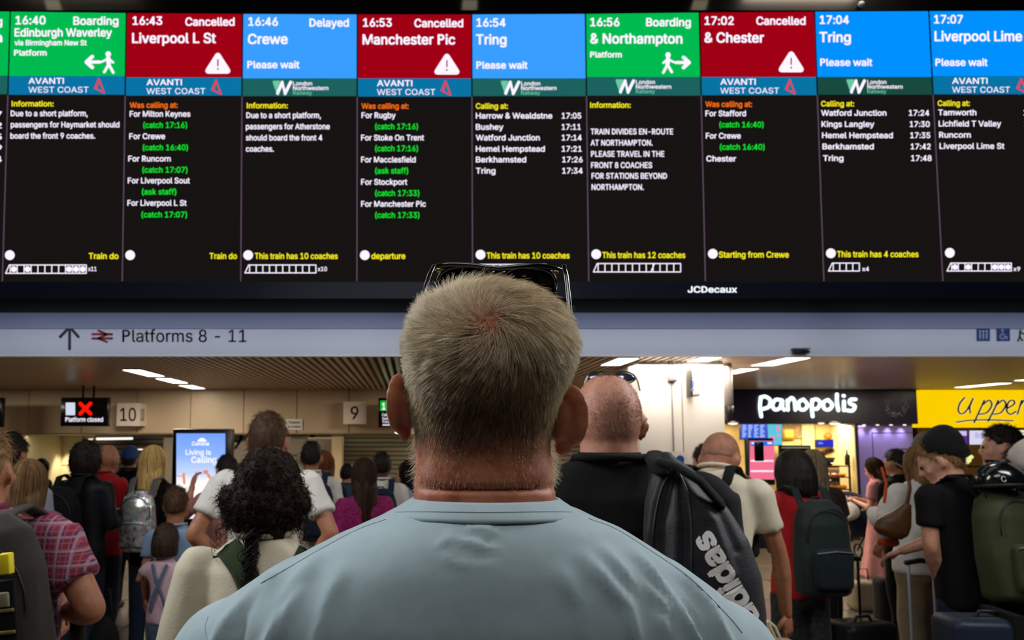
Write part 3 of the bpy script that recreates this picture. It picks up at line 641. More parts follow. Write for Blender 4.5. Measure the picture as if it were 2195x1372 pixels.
for c in cols:
    i = c['i']; xl = lambda y: dx(i, y)+1.6; xr = lambda y: dx(i+1, y)-1.6
    s0, s1 = STR[i]
    scr = bpart('display_panel', Flat(PB(0)).poly([(xl(s1), s1), (xr(s1), s1), (xr(604), 604.5), (xl(604), 604.5)]), m_scr)
    y0, y1 = TOPY[i], TOPY[i+1]
    bpart('header_panel', Flat(PB(.001)).poly([(xl(30), y0), (xr(30), y1), (xr(s0), s0), (xl(s0), s0)]), m_hd[c['c']], scr)
    bpart('operator_strip', Flat(PB(.001)).poly([(xl(s0), s0), (xr(s0), s0), (xr(s1), s1), (xl(s1), s1)]), (m_av if c['op'] == 'A' else (m_ln2 if i == 8 else m_ln)), scr)
    bpart('divider', Flat(PB(.002)).poly([(dx(i, s1)-1.3, s1+1), (dx(i, s1)+1.3, s1+1), (dx(i, 602)+1.3, 603), (dx(i, 602)-1.3, 603)]), m_line, scr)
    f = Flat(PB(.004)); g = Flat(PB(.004)); yl = Flat(PB(.004))
    tx = c['tx']; f.text(c['t'], tx[0], tx[2], 17.5, tx[1], off=.03, res=3)
    if 'st' in c: st = c['st']; f.text(st[0], st[1], st[3], 17, st[2], off=.03, res=3)
    d = c['d']; f.text(d[0], d[1], d[3], d[4], d[2], off=.03, res=3)
    for e in c.get('ex', []): f.text(e[0], e[1], e[3], e[4], e[2], off=.03, res=3)
    ic = c.get('ic')
    if ic == 'wl': arrow(f, 199, 133, 1.15, -1); walker(f, 232, 134, 1.2, -1)
    if ic == 'wr': walker(f, 1432, 135, 1.15, 1); arrow(f, 1464, 134, 1.1, 1)
    if ic == 't':
        x, y = c['icx']; f.line([(x-21, y+16), (x, y-17), (x+21, y+16), (x-21, y+16)], 12); f.poly([(x-20, y+16), (x, y-18), (x+20, y+16)])
        bpart('exclamation_mark', Flat(PB(.008)).line([(x, y-8), (x, y+5)], 3).disc(x, y+12, 2), m_hd[RED], scr)
    if c['op'] == 'A' and 'ox' in c:
        ax, bx, lx = c['ox']; f.text('AVANTI', ax, s0+16.5, 12.5, ax+76, off=.02, res=3); f.text('WEST COAST', ax, s0+35.5, 12.5, bx, off=.004, res=3)
        bpart('triangle_logo', Flat(PB(.005)).line([(lx, s0+26), (lx+9, s0+6), (lx+20, s0+36), (lx, s0+26)], 3.2).line([(lx+9, s0+6), (lx+4, s0+28)], 2), m_redl, scr)
    if c['op'] == 'L' and 'ox' in c:
        ax, tx_ = c['ox']
        bpart('railway_logo', Flat(PB(.003)).line([(ax+2, s0+8), (ax+11, s0+34)], 5).poly([(ax, s0+5), (ax+16, s0+5), (ax+10, s0+24)]).text('Railway', tx_, s0+35, 8.5, tx_+41, off=.01), m_mint, scr)
        f.line([(ax+10, s0+32), (ax+20, s0+8)], 6.5).line([(ax+26, s0+33), (ax+38, s0+8)], 6.5).line([(ax+20, s0+8), (ax+26, s0+33)], 5)
        f.text('London', tx_, s0+15, 8.5, tx_+41, off=.02, res=2).text('Northwestern', tx_, s0+25, 8.5, tx_+76, off=.02, res=2)
    if c.get('head'):
        h = c['head']
        (yl if h[4] == 'y' else Flat(PB(.004)))
        if h[4] == 'y': yl.text(h[0], h[1], h[3], 11.5, h[2], off=.024, res=3)
        else: bpart('heading', Flat(PB(.004)).text(h[0], h[1], h[3], 11.5, h[2], off=.024, res=3), m_org, scr)
    for t_, xa, xb, yy, k in c['rows']:
        (g if k == 2 else f).text(t_, xa, yy, 12, xb, off=.022, res=2)
    if 'cx' in c: f.disc(c['cx'][0], c['cx'][1], 10.5)
    if 'bt' in c: b = c['bt']; yl.text(b[0], b[1], b[3], 12.5, b[2], off=.024, res=3)
    if 'co' in c: x0, x1, ya, yb, n, fi, sp_ = c['co']; coaches(f, x0, x1, ya, yb, n, fi, sp_)
    if 'n' in c: n = c['n']; f.text(n[0], n[1], 581, 9, n[2], off=.02)
    bpart('white_lettering', f, m_txt, scr)
    if yl.g: bpart('yellow_lettering', yl, m_yel, scr)
    if g.g: bpart('green_lettering', g, m_grn, scr)
for x in (-1.6, 4.2):
    obj('hanger', box(x-.05, x+.05, 7.5, 7.6, 6.2, 8.25), M_dark, bd, smooth=False, origin=BL)
t = thing('board_camera', 'tiny dome camera on the black fascia above the board', 'camera', PB(.09)(1846, 9))
obj('dome', ell((0, 0, 0), (.03, .03, .03)), M_grey, t); obj('stem', tube([(0, .0, 0), (0, .05, .02)], .008, 8), M_dark, t)
for px in (1010, 1515, 95):
    p = PB(.1)(px, 15); l = area_light('board_top_glow', (p.x, p.y-.1, p.z+.12), .15, .1, .12, (1, .85, .6), (p.x, p.y+.1, p.z-.1))

# ------------------------------------------------------------------ shops
YS = YW
M_purp = mat('purple_dark', (30, 24, 50), .3, spec=.5)
sf = thing('shop_fascia', 'dark purple shop fascia with glowing white panopolis lettering', 'sign', P(1760, 870, YS))
a, b = P(1553, 834, YS), P(1968, 909, YS)
obj('board', box(a.x, b.x, YS, YS+.3, b.z, a.z+.05), M_purp, sf, smooth=False, origin=sf.location)
def strokes(fn, strokes_, w, n=8):
    return join([tube([tuple(fn(x, y)) for x, y in s], w, n) for s in strokes_])
def sp(pts, k=6):
    """smooth curve through points"""
    p = [np.array(q, float) for q in pts]; p = [2*p[0]-p[1]]+p+[2*p[-1]-p[-2]]; r = []
    for i in range(1, len(p)-2):
        for j in range(k):
            t = j/k; r.append(.5*((2*p[i])+(-p[i-1]+p[i+1])*t+(2*p[i-1]-5*p[i]+4*p[i+1]-p[i+2])*t*t+(-p[i-1]+3*p[i]-3*p[i+1]+p[i+2])*t**3))
    r.append(p[-2]); return r
S = [sp([(1631, 851), (1629, 872), (1632, 893)]), sp([(1630, 853), (1640, 850), (1651, 858), (1648, 872), (1634, 877)]),
     sp([(1676, 858), (1663, 857), (1656, 868), (1661, 878), (1672, 874), (1677, 858), (1677, 872), (1681, 879)]),
     sp([(1689, 879), (1688, 858)]), sp([(1688, 864), (1696, 853), (1703, 860), (1705, 879)]),
     sp([(1722, 856), (1712, 863), (1714, 876), (1724, 878), (1731, 868), (1722, 856)]),
     sp([(1741, 857), (1740, 874), (1742, 893)]), sp([(1741, 858), (1751, 856), (1758, 864), (1752, 876), (1743, 876)]),
     sp([(1775, 857), (1765, 863), (1767, 876), (1777, 878), (1784, 868), (1775, 857)]),
     sp([(1794, 845), (1794, 862), (1797, 880)]), sp([(1809, 860), (1809, 880)]), sp([(1809, 849), (1808, 848)]),
     sp([(1834, 856), (1823, 857), (1822, 865), (1832, 870), (1828, 880), (1816, 880)])]
obj('lettering', strokes(at(YS, .03), S, .034), emis('shop_white', (236, 255, 252), 1.5), sf, origin=sf.location)
f = Flat(at(YS, .006)); rr = random.Random(3)
for k in range(150):
    a_ = rr.uniform(0, 6.283); r_ = rr.uniform(15, 26); x, y = 1921+r_*math.cos(a_), 869+r_*math.sin(a_)
    f.line([(x, y), (x+rr.uniform(-3, 3), y+rr.uniform(-3, 3))], 1.2)
obj('ring_emblem', f.out(), mat('emblem_grey', (160, 148, 156), .5), sf, smooth=False, origin=sf.location)
a, b = P(1969, 836, YS), P(2700, 916, YS)
uf = thing('shop_fascia', 'bright yellow shop fascia with black handwritten Upper lettering', 'sign', P(2100, 870, YS))
obj('board', box(a.x, b.x, YS-.05, YS+.3, b.z, a.z), emis('yellow_glow', (252, 206, 0), 1.0), uf, smooth=False, origin=uf.location)
U = [sp([(2068, 852), (2058, 864), (2054, 879), (2060, 887), (2072, 880), (2086, 854)]), sp([(2086, 854), (2079, 872), (2080, 886)]), sp([(2110, 858), (2100, 880), (2088, 906)]), sp([(2106, 868), (2120, 858), (2126, 868), (2116, 884), (2100, 888)]),
     sp([(2140, 858), (2130, 880), (2118, 903)]), sp([(2136, 868), (2150, 858), (2156, 868), (2146, 884), (2130, 888)]), sp([(2158, 876), (2174, 866), (2172, 858), (2162, 862), (2158, 880), (2166, 888), (2178, 882)]), sp([(2190, 858), (2181, 888)]), sp([(2186, 870), (2196, 858), (2206, 860)]),
     sp([(2050, 905), (2080, 901), (2120, 900), (2172, 902)])]
obj('lettering_outline', strokes(at(YS, .055), U, .020, 6), emis('outline_cream', (255, 246, 190), 1.05), uf, origin=uf.location)
obj('lettering', strokes(at(YS, .085), U, .0145, 6), M_black, uf, origin=uf.location)
C2 = [[(2226, 870), (2214, 862), (2210, 878), (2226, 886)]]
# interiors
M_ply = mat('shop_wall', (226, 190, 120), .5, var=.12, vscale=4)
zs = P(PX, 908, YS).z
w = obj('wall_shop_back', box(wx(1500, 14.6), wx(1834)+.02, 14.6, 14.7, 0, ZC), M_ply, smooth=False); tag(w, kind='structure')
obj('tiled_frieze', box(wx(1668, 14.5), wx(1752, 14.5), 14.57, 14.6, P(0, 940, 14.5).z, P(0, 905, 14.5).z), mat('frieze', (150, 118, 70), .5, var=.3, vscale=20), w, smooth=False)
obj('pale_panel', box(wx(1834)-.03, wx(1834)-.01, YS+.02, 14.6, .5, 2.1), mat('pale_cream', (250, 232, 180), .4), w, smooth=False)
obj('door_panel', box(wx(1722, 14.5), wx(1748, 14.5), 14.56, 14.59, .3, P(0, 905, 14.5).z), mat('cream_trim', (238, 214, 150), .4), w, smooth=False)
w = obj('wall_shop_partition', box(wx(1834), wx(1838), YS, 14.7, 0, zs), M_purp, smooth=False); tag(w, kind='structure')
area_light('shop_light', (wx(1700, 14), 14.1, zs-.02), 2.6, .4, 55, (1, .86, .55), (wx(1700, 14), 14.3, 0))
pp = obj('wall_purple', box(wx(1838), wx(1964), YS+.12, YS+.2, 0, zs), mat('lilac_panel', (128, 112, 176), .45), smooth=False); tag(pp, kind='structure')
obj('panel_joint', join([box(wx(1876), wx(1877), YS+.115, YS+.12, 0, P(0, 928, YS).z), box(wx(1876), wx(1964), YS+.115, YS+.12, P(0, 928, YS).z, P(0, 927, YS).z)]), M_purp, pp, smooth=False)
for k, px in enumerate((1852, 1881, 1910, 1939)):
    x = wx(px); spot((x, YS+.05, zs-.03), 13, 100, (.86, .84, 1), 1, tgt=(x, YS+.12, 1.2))
    downlight(px, 911, YS+.02, ['first', 'second', 'third', 'fourth'][k]+' small downlight from the left over the lilac panel', .03, 1.6)
for px, lab in ((1571, 'leftmost warm lamp under the purple fascia'), (1760, 'small warm lamp under the middle of the purple fascia'), (1788, 'wider warm lamp under the purple fascia, nearer the lilac panel')):
    downlight(px, 907, YS-.02, lab, .09 if px != 1760 else .055, 2.2)
# menu screens
def menu(label, px0, py0, px1, py1, Y, col, bits, bc=(200, 220, 255), s=1.0):
    t = thing('menu_screen', label, 'screen', P((px0+px1)/2, (py0+py1)/2, Y))
    a, b = P(px0, py0, Y), P(px1, py1, Y)
    obj('casing', rbox((a.x+b.x)/2, Y+.03, (a.z+b.z)/2, b.x-a.x+.03, .05, a.z-b.z+.03, .008), M_black, t, origin=t.location)
    obj('display', Flat(at(Y, .002)).rect(px0, py0, px1, py1).out(), emis('menu_%d_%d_%d' % col, col, s), t, smooth=False, origin=t.location)
    f = Flat(at(Y, .005))
    for q in bits: f.rect(*q)
    if bits: obj('menu_print', f.out(), emis('menu_ink_%d_%d_%d' % bc, bc, s), t, smooth=False, origin=t.location)
    if 14 < Y < 15.1 and py0 < 940: obj('hanger', box((a.x+b.x)/2-.02, (a.x+b.x)/2+.02, Y+.03, Y+.05, a.z, ZC+.31), M_dark, t, smooth=False, origin=t.location)
    return t
rb = random.Random(5)
def lines(x0, x1, y0, y1, n, m):
    r = []
    for i in range(n):
        for j in range(m):
            x = x0+(x1-x0)*j/m; y = y0+(y1-y0)*i/n; r.append((x, y, x+(x1-x0)/m*rb.uniform(.4, .8), y+(y1-y0)/n*.5))
    return r
menu('blue menu screen above the kiosk in the purple shop', 1588, 909, 1644, 941, 14.2, (60, 96, 225), lines(1591, 1642, 911, 939, 8, 4))
menu('turquoise menu screen beside the blue menu', 1646, 909, 1676, 954, 14.25, (96, 200, 225), [(1664, 914, 1672, 924), (1650, 934, 1660, 948), (1666, 930, 1672, 936)], (230, 150, 190))
menu('small deep blue screen on the shop back wall', 1751, 944, 1786, 957, 14.5, (40, 50, 210), [(1754, 948, 1764, 952)], (110, 150, 255))
menu('black oven screen above the bob haired woman', 1672, 956, 1738, 1004, 14.4, (22, 20, 16), [(1675, 959, 1735, 960.5)], (170, 160, 130))
k = menu('pink and blue ordering kiosk screen behind the raised phone', 1607, 945, 1660, 1028, 12.2, (235, 110, 140), [(1609, 946, 1658, 956)], (30, 110, 225), 1.1)
obj('display_band', Flat(at(12.2, .007)).rect(1609, 986, 1658, 990).rect(1609, 1008, 1658, 1012).rect(1611, 948, 1620, 952).rect(1645, 948, 1655, 952).out(), emis('kiosk_white', (250, 225, 235), 1.1), k, smooth=False, origin=k.location)
a, b = P(1601, 939, 12.25), P(1664, 1040, 12.25)
obj('stand', join([rbox((a.x+b.x)/2, 12.32, (a.z+b.z)/2, b.x-a.x, .1, a.z-b.z, .02), rbox((a.x+b.x)/2, 12.4, .5, .3, .1, 1.0, .02)]), mat('kiosk_black', (12, 26, 26), .3), k, origin=k.location)
menu('purple menu screen under the yellow fascia', 2003, 923, 2074, 953, 15.0, (98, 40, 150), lines(2010, 2036, 926, 944, 4, 4)+[(2041, 924, 2072, 934)], (210, 190, 240))
menu('pale lilac menu screen beside the purple menu', 2078, 923, 2132, 953, 15.0, (216, 212, 240), lines(2090, 2120, 928, 940, 3, 2), (140, 160, 220))
menu('cream lit menu screen at the right edge', 2172, 922, 2290, 953, 15.0, (250, 236, 200), [], s=1.0)
w = obj('wall_yellow_shop_back', box(wx(1965, 16.2), wx(2700, 16.2), 16.2, 16.3, 0, ZC), mat('shop_brown', (120, 92, 52), .5, var=.2, vscale=5), smooth=False); tag(w, kind='structure')
area_light('shop_light', (wx(2090, 15.2), 15.2, P(0, 916, YS).z-.02), 2.5, .6, 9, (1, .8, .45), (wx(2090, 15.2), 15.4, 0))
t = thing('lit_window_display', 'glowing yellow and white display glimpsed above the helmet', 'display', P(2068, 980, 14.6))
V, Fc = ell((0, 0, 0), (.15, .04, .13), n=36, m=20); V = V*(1+.4*pnoise(V, 40, 2))[:, None]
obj('glow_panel', (V, Fc), emis('display_glow', (246, 238, 150), 1.0), t)
obj('shelf', box(-.4, .4, .06, .2, -.2, -.17), M_dark, t, smooth=False)
# counter with pastry shelves
t = thing('pastry_counter', 'pastry counter with lit shelves of orange bakes below the panopolis lettering', 'counter', (wx(1770, 13.4), 13.4, 0))
x0, x1 = wx(1640, 13.4), wx(1833, 13.4)
obj('counter_front', box(x0, x1, 13.4, 14.1, 0, .62), mat('counter_dark', (46, 34, 30), .3), t, smooth=False, origin=t.location)
obj('worktop', rbox((x0+x1)/2, 13.75, .64, x1-x0+.04, .78, .04, .01), M_steel, t, origin=t.location)
for z in (.86, 1.08, 1.28):
    obj('shelf', box(wx(1742, 13.6), x1, 13.6, 14.0, z, z+.02), mat('shelf_red', (110, 50, 36), .3), t, smooth=False, origin=t.location)
obj('shelf_post', join([box(x-.012, x+.012, 13.6, 13.63, .64, 1.5) for x in (wx(1744, 13.6), x1-.02)]), M_dark, t, smooth=False, origin=t.location)
area_light('counter_light', (wx(1790, 13.5), 13.75, 1.26), .8, .2, 3, (1, .6, .25), (wx(1790, 13.5), 13.8, 0))
rp = random.Random(9); bun = None
for z, n, pal in ((.66, 9, (180, 60, 50)), (.88, 9, (240, 140, 40)), (1.10, 8, (232, 170, 90))):
    for i in range(n):
        x = wx(1750, 13.7)+(x1-wx(1750, 13.7)-.08)*i/(n-1)
        o = obj('pastry', ell((0, 0, 0), (.045, .06, .035), n=10, m=6), mat('bake_%d' % pal[0], pal, .5, var=.3, vscale=30), smooth=True)
        o.location = (x, 13.72+rp.uniform(-.03, .05), z+.033)
        tag(o, {.66: 'red glazed bake on the lowest shelf of the pastry counter', .88: 'orange glowing bake on the middle shelf of the pastry counter', 1.10: 'golden bake on the upper shelf of the pastry counter'}[z], 'pastry', {.66: 'red bakes on the lowest shelf', .88: 'orange bakes on the middle shelf', 1.10: 'golden bakes on the upper shelf'}[z])
t = thing('coffee_machine', 'steel coffee machine standing on the shop worktop', 'machine', (wx(1762, 13.9), 13.85, .66))
obj('body', rbox(0, 0, .42, .36, .3, .42, .02), mat('machine_steel', (120, 112, 96), .3, metal=.4), t); obj('hopper', loft([(0, 0, .62, .1, .1), (0, 0, .78, .17, .14)], 16), M_black, t); obj('base', rbox(0, 0, .1, .3, .3, .2, .02), M_dark, t)
t = thing('bottle', 'dark bottle beside the coffee machine', 'bottle', (wx(1812, 13.9), 13.9, 1.30))
obj('body', loft([(0, 0, 0, .04, .04), (0, 0, .16, .04, .04), (0, 0, .22, .015, .015), (0, 0, .28, .015, .015)], 14), mat('bottle_dark', (30, 34, 30), .2), t)
for i, (px, py) in enumerate(((1785, 993), (1760, 1015), (1774, 1015), (1788, 1015), (1762, 1029), (1777, 1029))):
    downlight(px, py, 13.58, 'tiny glowing lamp above the pastry shelves' if i else 'tiny red lamp above the pastry shelves', .03, 1.5 if i else .7, 'shelf lamps')
t = thing('wall_clock', 'yellow framed square sign on the shop back wall', 'sign', P(1690, 930, 14.55))
obj('frame', rbox(0, 0, 0, .26, .04, .24, .05), mat('gold', (150, 110, 20), .4), t); obj('face', rbox(0, -.02, 0, .18, .03, .16, .04), mat('gold_pale', (214, 170, 60), .4), t)
t = thing('wall_emblem', 'small round orange emblem on the cream panel', 'sign', P(1775, 934, 14.56))
obj('disc', ell((0, 0, 0), (.07, .02, .06)), mat('orange', (232, 120, 20), .5), t); obj('centre', ell((0, -.015, 0), (.03, .012, .025)), mat('orange2', (250, 170, 60), .5), t)
x0, x1 = wx(1975, 14), wx(2500, 14)
t = thing('shop_counter', 'dark serving counter below the yellow fascia', 'counter', ((x0+x1)/2, 14.0, 0))
obj('counter_front', box(x0, x1, 14, 14.7, 0, 1.05), mat('counter_dark', (46, 34, 30), .3), t, smooth=False, origin=t.location)
obj('worktop', rbox((x0+x1)/2, 14.35, 1.07, x1-x0+.04, .78, .04, .01), M_steel, t, origin=t.location)
# ------------------------------------------------------------------ people
def RX(d): return np.array(Matrix.Rotation(math.radians(d), 4, 'X'))
def RY(d): return np.array(Matrix.Rotation(math.radians(d), 4, 'Y'))
def RZ(d): return np.array(Matrix.Rotation(math.radians(d), 4, 'Z'))
def TR(v): return np.array(Matrix.Translation(Vector(v)))
def ap(M, p): p = np.array(p, float); return M[:3, :3]@p+M[:3, 3]
def about(M, c): return TR(c)@M@TR([-q for q in c])
SKIN = {'fair': (208, 150, 124), 'pink': (198, 138, 114), 'tan': (170, 112, 82), 'brown': (104, 66, 48), 'olive': (160, 104, 74)}
def m_skin(k): return mat('skin_'+k, SKIN[k], .5, var=.1, vscale=40, bump=.1, bscale=250)
def cloth(name, c, c2=None, rough=.85, var=.06, vs=14, bump=.12, bs=160, sheen=.1, stretch=(1, 1, 1)):
    return mat(name, c, rough, var=0 if c2 else var, color2=c2, vscale=vs, bump=bump, bscale=bs, sheen=sheen, stretch=stretch, spec=.2)
def m_hair(name, c, c2): return mat(name, c, .55, color2=c2, vscale=60, stretch=(1, 1, .12), bump=.5, bscale=110, spec=.22)

def hand(w, d, palm_n, s=1.0, curl=35, side=1):
    """w wrist, d pointing direction, palm_n normal out of the palm; returns overlapping palm, fingers and thumb"""
    w = np.array(w, float); d = np.array(d, float); d /= np.linalg.norm(d)
    n = np.array(palm_n, float); n = n-d*np.dot(n, d); n /= np.linalg.norm(n); a = np.cross(d, n)*side
    L = .19*s; g = []
    c = w+d*L*.25
    R = np.stack([a, d, n], 1)
    g.append(ell(c, (.21*L, .30*L, .085*L), R, 12, 8))
    for k, (off, ln) in enumerate(((-.15, .36), (-.05, .42), (.055, .40), (.15, .31))):
        b0 = w+d*L*.44+a*off*L; cu = math.radians(curl*(.45)); c2 = math.radians(curl*1.2); c3 = math.radians(curl*1.9)
        l = ln*L
        p1 = b0+l*.45*(d*math.cos(cu)+n*math.sin(cu)); p2 = p1+l*.32*(d*math.cos(c2)+n*math.sin(c2)); p3 = p2+l*.23*(d*math.cos(c3)+n*math.sin(c3))
        g.append(tube([b0-d*L*.08, b0, p1, p2, p3], [.047*L, .047*L, .043*L, .04*L, .034*L], 8))
    t0 = w+d*L*.12-a*L*.14; t1 = t0+L*.2*(d*.7-a*.6+n*.35); t2 = t1+L*.17*(d*.85-a*.15+n*.4)
    g.append(tube([t0, t1, t2], [.06*L, .052*L, .04*L], 8))
    return g
def ear(c, side, s=1.0, flare=28):
    """outer ear hinged on its front edge at c: shell, curled rim, root and lobe"""
    R = RZ(side*flare)[:3, :3]
    g = [ell((.001*side, -.016, .002), (.0050, .0165, .0300), None, 18, 14), ell((-.003*side, -.007, -.002), (.010, .012, .022), None, 14, 10), ell((.001*side, -.008, -.027), (.0050, .009, .010), None, 12, 8)]
    rim = [(.0025*side, -.016-.0150*math.sin(q), .002+.0275*math.cos(q)) for q in np.linspace(-.5, 2.9, 14)]
    g.append(tube(rim, .0036, 8))
    out = []
    for v in g: V = np.asarray(v[0])*s@R.T+np.array(c); out.append((V, v[1]))
    return out
def head_parts(c, r, face=True, ears=True, es=1.0):
    rx, ry, rz = r; c = np.array(c)
    V_, F_ = ell((0, 0, 0), (1, 1, 1), None, 28, 20); V_ = np.sign(V_)*np.abs(V_)**.90*np.array([rx, ry, rz*.9])*np.array([.97, .97, .98])+c+[0, -.006*es, .012*es]
    g = [(V_, F_), ell(c+[0, ry*.22, -rz*.42], (rx*.74, ry*.72, rz*.56), None, 18, 12)]
    if face:
        g.append(tube([c+[0, ry*.96, rz*.05], c+[0, ry*1.12, -rz*.22]], [.008*es, .013*es], 8))
        g.append(ell(c+[0, ry*.9, -rz*.22], (.018*es, .012*es, .008*es), None, 10, 6))
        g.append(ell(c+[0, ry*.88, -rz*.47], (.026*es, .011*es, .008*es), None, 10, 6))
        g.append(ell(c+[0, ry*.80, -rz*.82], (.026*es, .02*es, .018*es), None, 10, 6))
        g.append(tube([c+[-rx*.6, ry*.78, rz*.16], c+[0, ry*.93, rz*.14], c+[rx*.6, ry*.78, rz*.16]], .009*es, 8))
        for s in (-1, 1): g.append(ell(c+[s*rx*.55, ry*.68, -rz*.22], (.022*es, .018*es, .018*es), None, 10, 6))
    if ears:
        for s in (-1, 1): g += ear(c+[s*(rx*.97), ry*.10, -rz*.10], s, es)
    return g
def strands(roots, dirs, lens, width, grav=.0, curl=0, ck=40, seg=5, seedc=0, taper=.35, sides=3, curlfreq=None):
    """hair strands as thin tapering tubes; all arrays (n,3)/(n,) ; returns V,F(int array),rnd"""
    n = len(roots); d = dirs/np.linalg.norm(dirs, axis=1)[:, None]; p = roots.copy(); pts = [p.copy()]
    step = (lens/(seg-1))[:, None]
    ph = np.random.rand(n)*6.28; a0 = np.cross(d, np.array([.3, .2, 1.0])); a0 /= (np.linalg.norm(a0, axis=1)[:, None]+1e-6); b0 = np.cross(d, a0)
    for i in range(1, seg):
        d = d+np.array([0, 0, -1.0])*grav/(seg-1); d /= np.linalg.norm(d, axis=1)[:, None]
        p = p+d*step
        q = p
        if curl:
            fr = (curlfreq or 2.2)*6.28*i/(seg-1)
            q = p+curl*(np.cos(ph+fr)[:, None]*a0+np.sin(ph+fr)[:, None]*b0)
        pts.append(q.copy())
    pts = np.stack(pts, 1)     # n,seg,3
    t = np.diff(pts, axis=1); t = np.concatenate([t, t[:, -1:]], 1); t /= (np.linalg.norm(t, axis=2)[:, :, None]+1e-9)
    A = np.cross(t, a0[:, None, :]*.5+np.random.randn(n, 1, 3)*.4); A /= (np.linalg.norm(A, axis=2)[:, :, None]+1e-9); B = np.cross(t, A)
    w = width if hasattr(width, '__len__') else np.full(n, width)
    tp = np.linspace(1, taper, seg)
    V = np.zeros((n, seg, sides, 3))
    for k in range(sides):
        a = 6.283*k/sides; V[:, :, k] = pts+(w[:, None]*tp[None, :])[:, :, None]*(math.cos(a)*A+math.sin(a)*B)
    V = V.reshape(-1, 3)
    base = (np.arange(n)*seg*sides)[:, None, None]+(np.arange(seg-1)*sides)[None, :, None]
    k = np.arange(sides)[None, None, :]; k2 = (k+1) % sides
    Fq = np.stack([base+k, base+k2, base+k2+sides, base+k+sides], -1).reshape(-1, 4)
    return V, Fq, np.repeat(np.random.rand(n), seg*sides)
def hair_mat(name, c0, c1, c2=None, rough=.45):
    """strand colour from a per-strand random value"""
    if name in MATS: return MATS[name]
    m = bpy.data.materials.new(name); m.use_nodes = True; MATS[name] = m; nt = m.node_tree; b = nt.nodes['Principled BSDF']
    at_ = nt.nodes.new('ShaderNodeAttribute'); at_.attribute_name = 'rnd'; r = nt.nodes.new('ShaderNodeValToRGB')
    nt.links.new(at_.outputs['Fac'], r.inputs[0]); nt.links.new(r.outputs[0], b.inputs['Base Color'])
    r.color_ramp.elements[0].color = lin(c0); r.color_ramp.elements[1].color = lin(c1)
    if c2: e = r.color_ramp.elements.new(.5); e.color = lin(c2)
    b.inputs['Roughness'].default_value = rough; b.inputs['Specular IOR Level'].default_value = .5
    return m
def strand_obj(name, VFr, m, parent, stuff=True):
    V, Fq, rnd = VFr
    me = mesh_np(name, V, Fq); at_ = me.attributes.new('rnd', 'FLOAT', 'POINT'); at_.data.foreach_set('value', rnd.astype(np.float32))
    o = obj(name, me, m, parent)
    if stuff: o['kind'] = 'stuff'
    return o
def hair_shell(c, r, style, grow=.07, seed=1, es=1.0):
    """hair cap: a sphere grown where there is hair and tucked under the skin where there is none"""
    V, Fc = ell((0, 0, 0), (1, 1, 1), None, 56, 36)
    th = np.arctan2(V[:, 0], V[:, 1]); a = np.abs(th)      # 0 = front
    z = V[:, 2]
    zl = {'short': np.interp(a, [0, .6, 1.1, 1.4, 1.75, 2.1, 3.15], [.50, .48, .25, -.0, .16, -.38, -.52]),
          'buzz': np.interp(a, [0, .6, 1.1, 1.4, 1.75, 2.1, 3.15], [.62, .60, .35, -.02, .12, -.40, -.52]),
          'crop': np.interp(a, [0, .6, 1.1, 1.4, 1.75, 2.1, 3.15], [.50, .46, .2, -.2, -.1, -.6, -.8]),
          'full': np.interp(a, [0, .6, .9, 1.3, 1.8, 3.15], [.45, .40, .0, -.9, -1.1, -1.2])}[style]
    w = np.clip((z-zl)/.10+.5, 0, 1); w = w*w*(3-2*w)
    Vn = V*np.array([1, 1, 1])
    amp = {'short': .05, 'buzz': .002, 'crop': .025, 'full': .05}[style]
    rad = .90+(grow*(1-.35*np.clip(z, 0, 1))+.10)*w+amp*w*pnoise(Vn, 9, seed)+amp*.5*w*pnoise(Vn, 21, seed+3)
    V = np.sign(V)*np.abs(V)**.92
    V2 = V*rad[:, None]*np.array(r)*.985+np.array(c)+np.array([0, -.006*es, .012*es])
    return V2, Fc

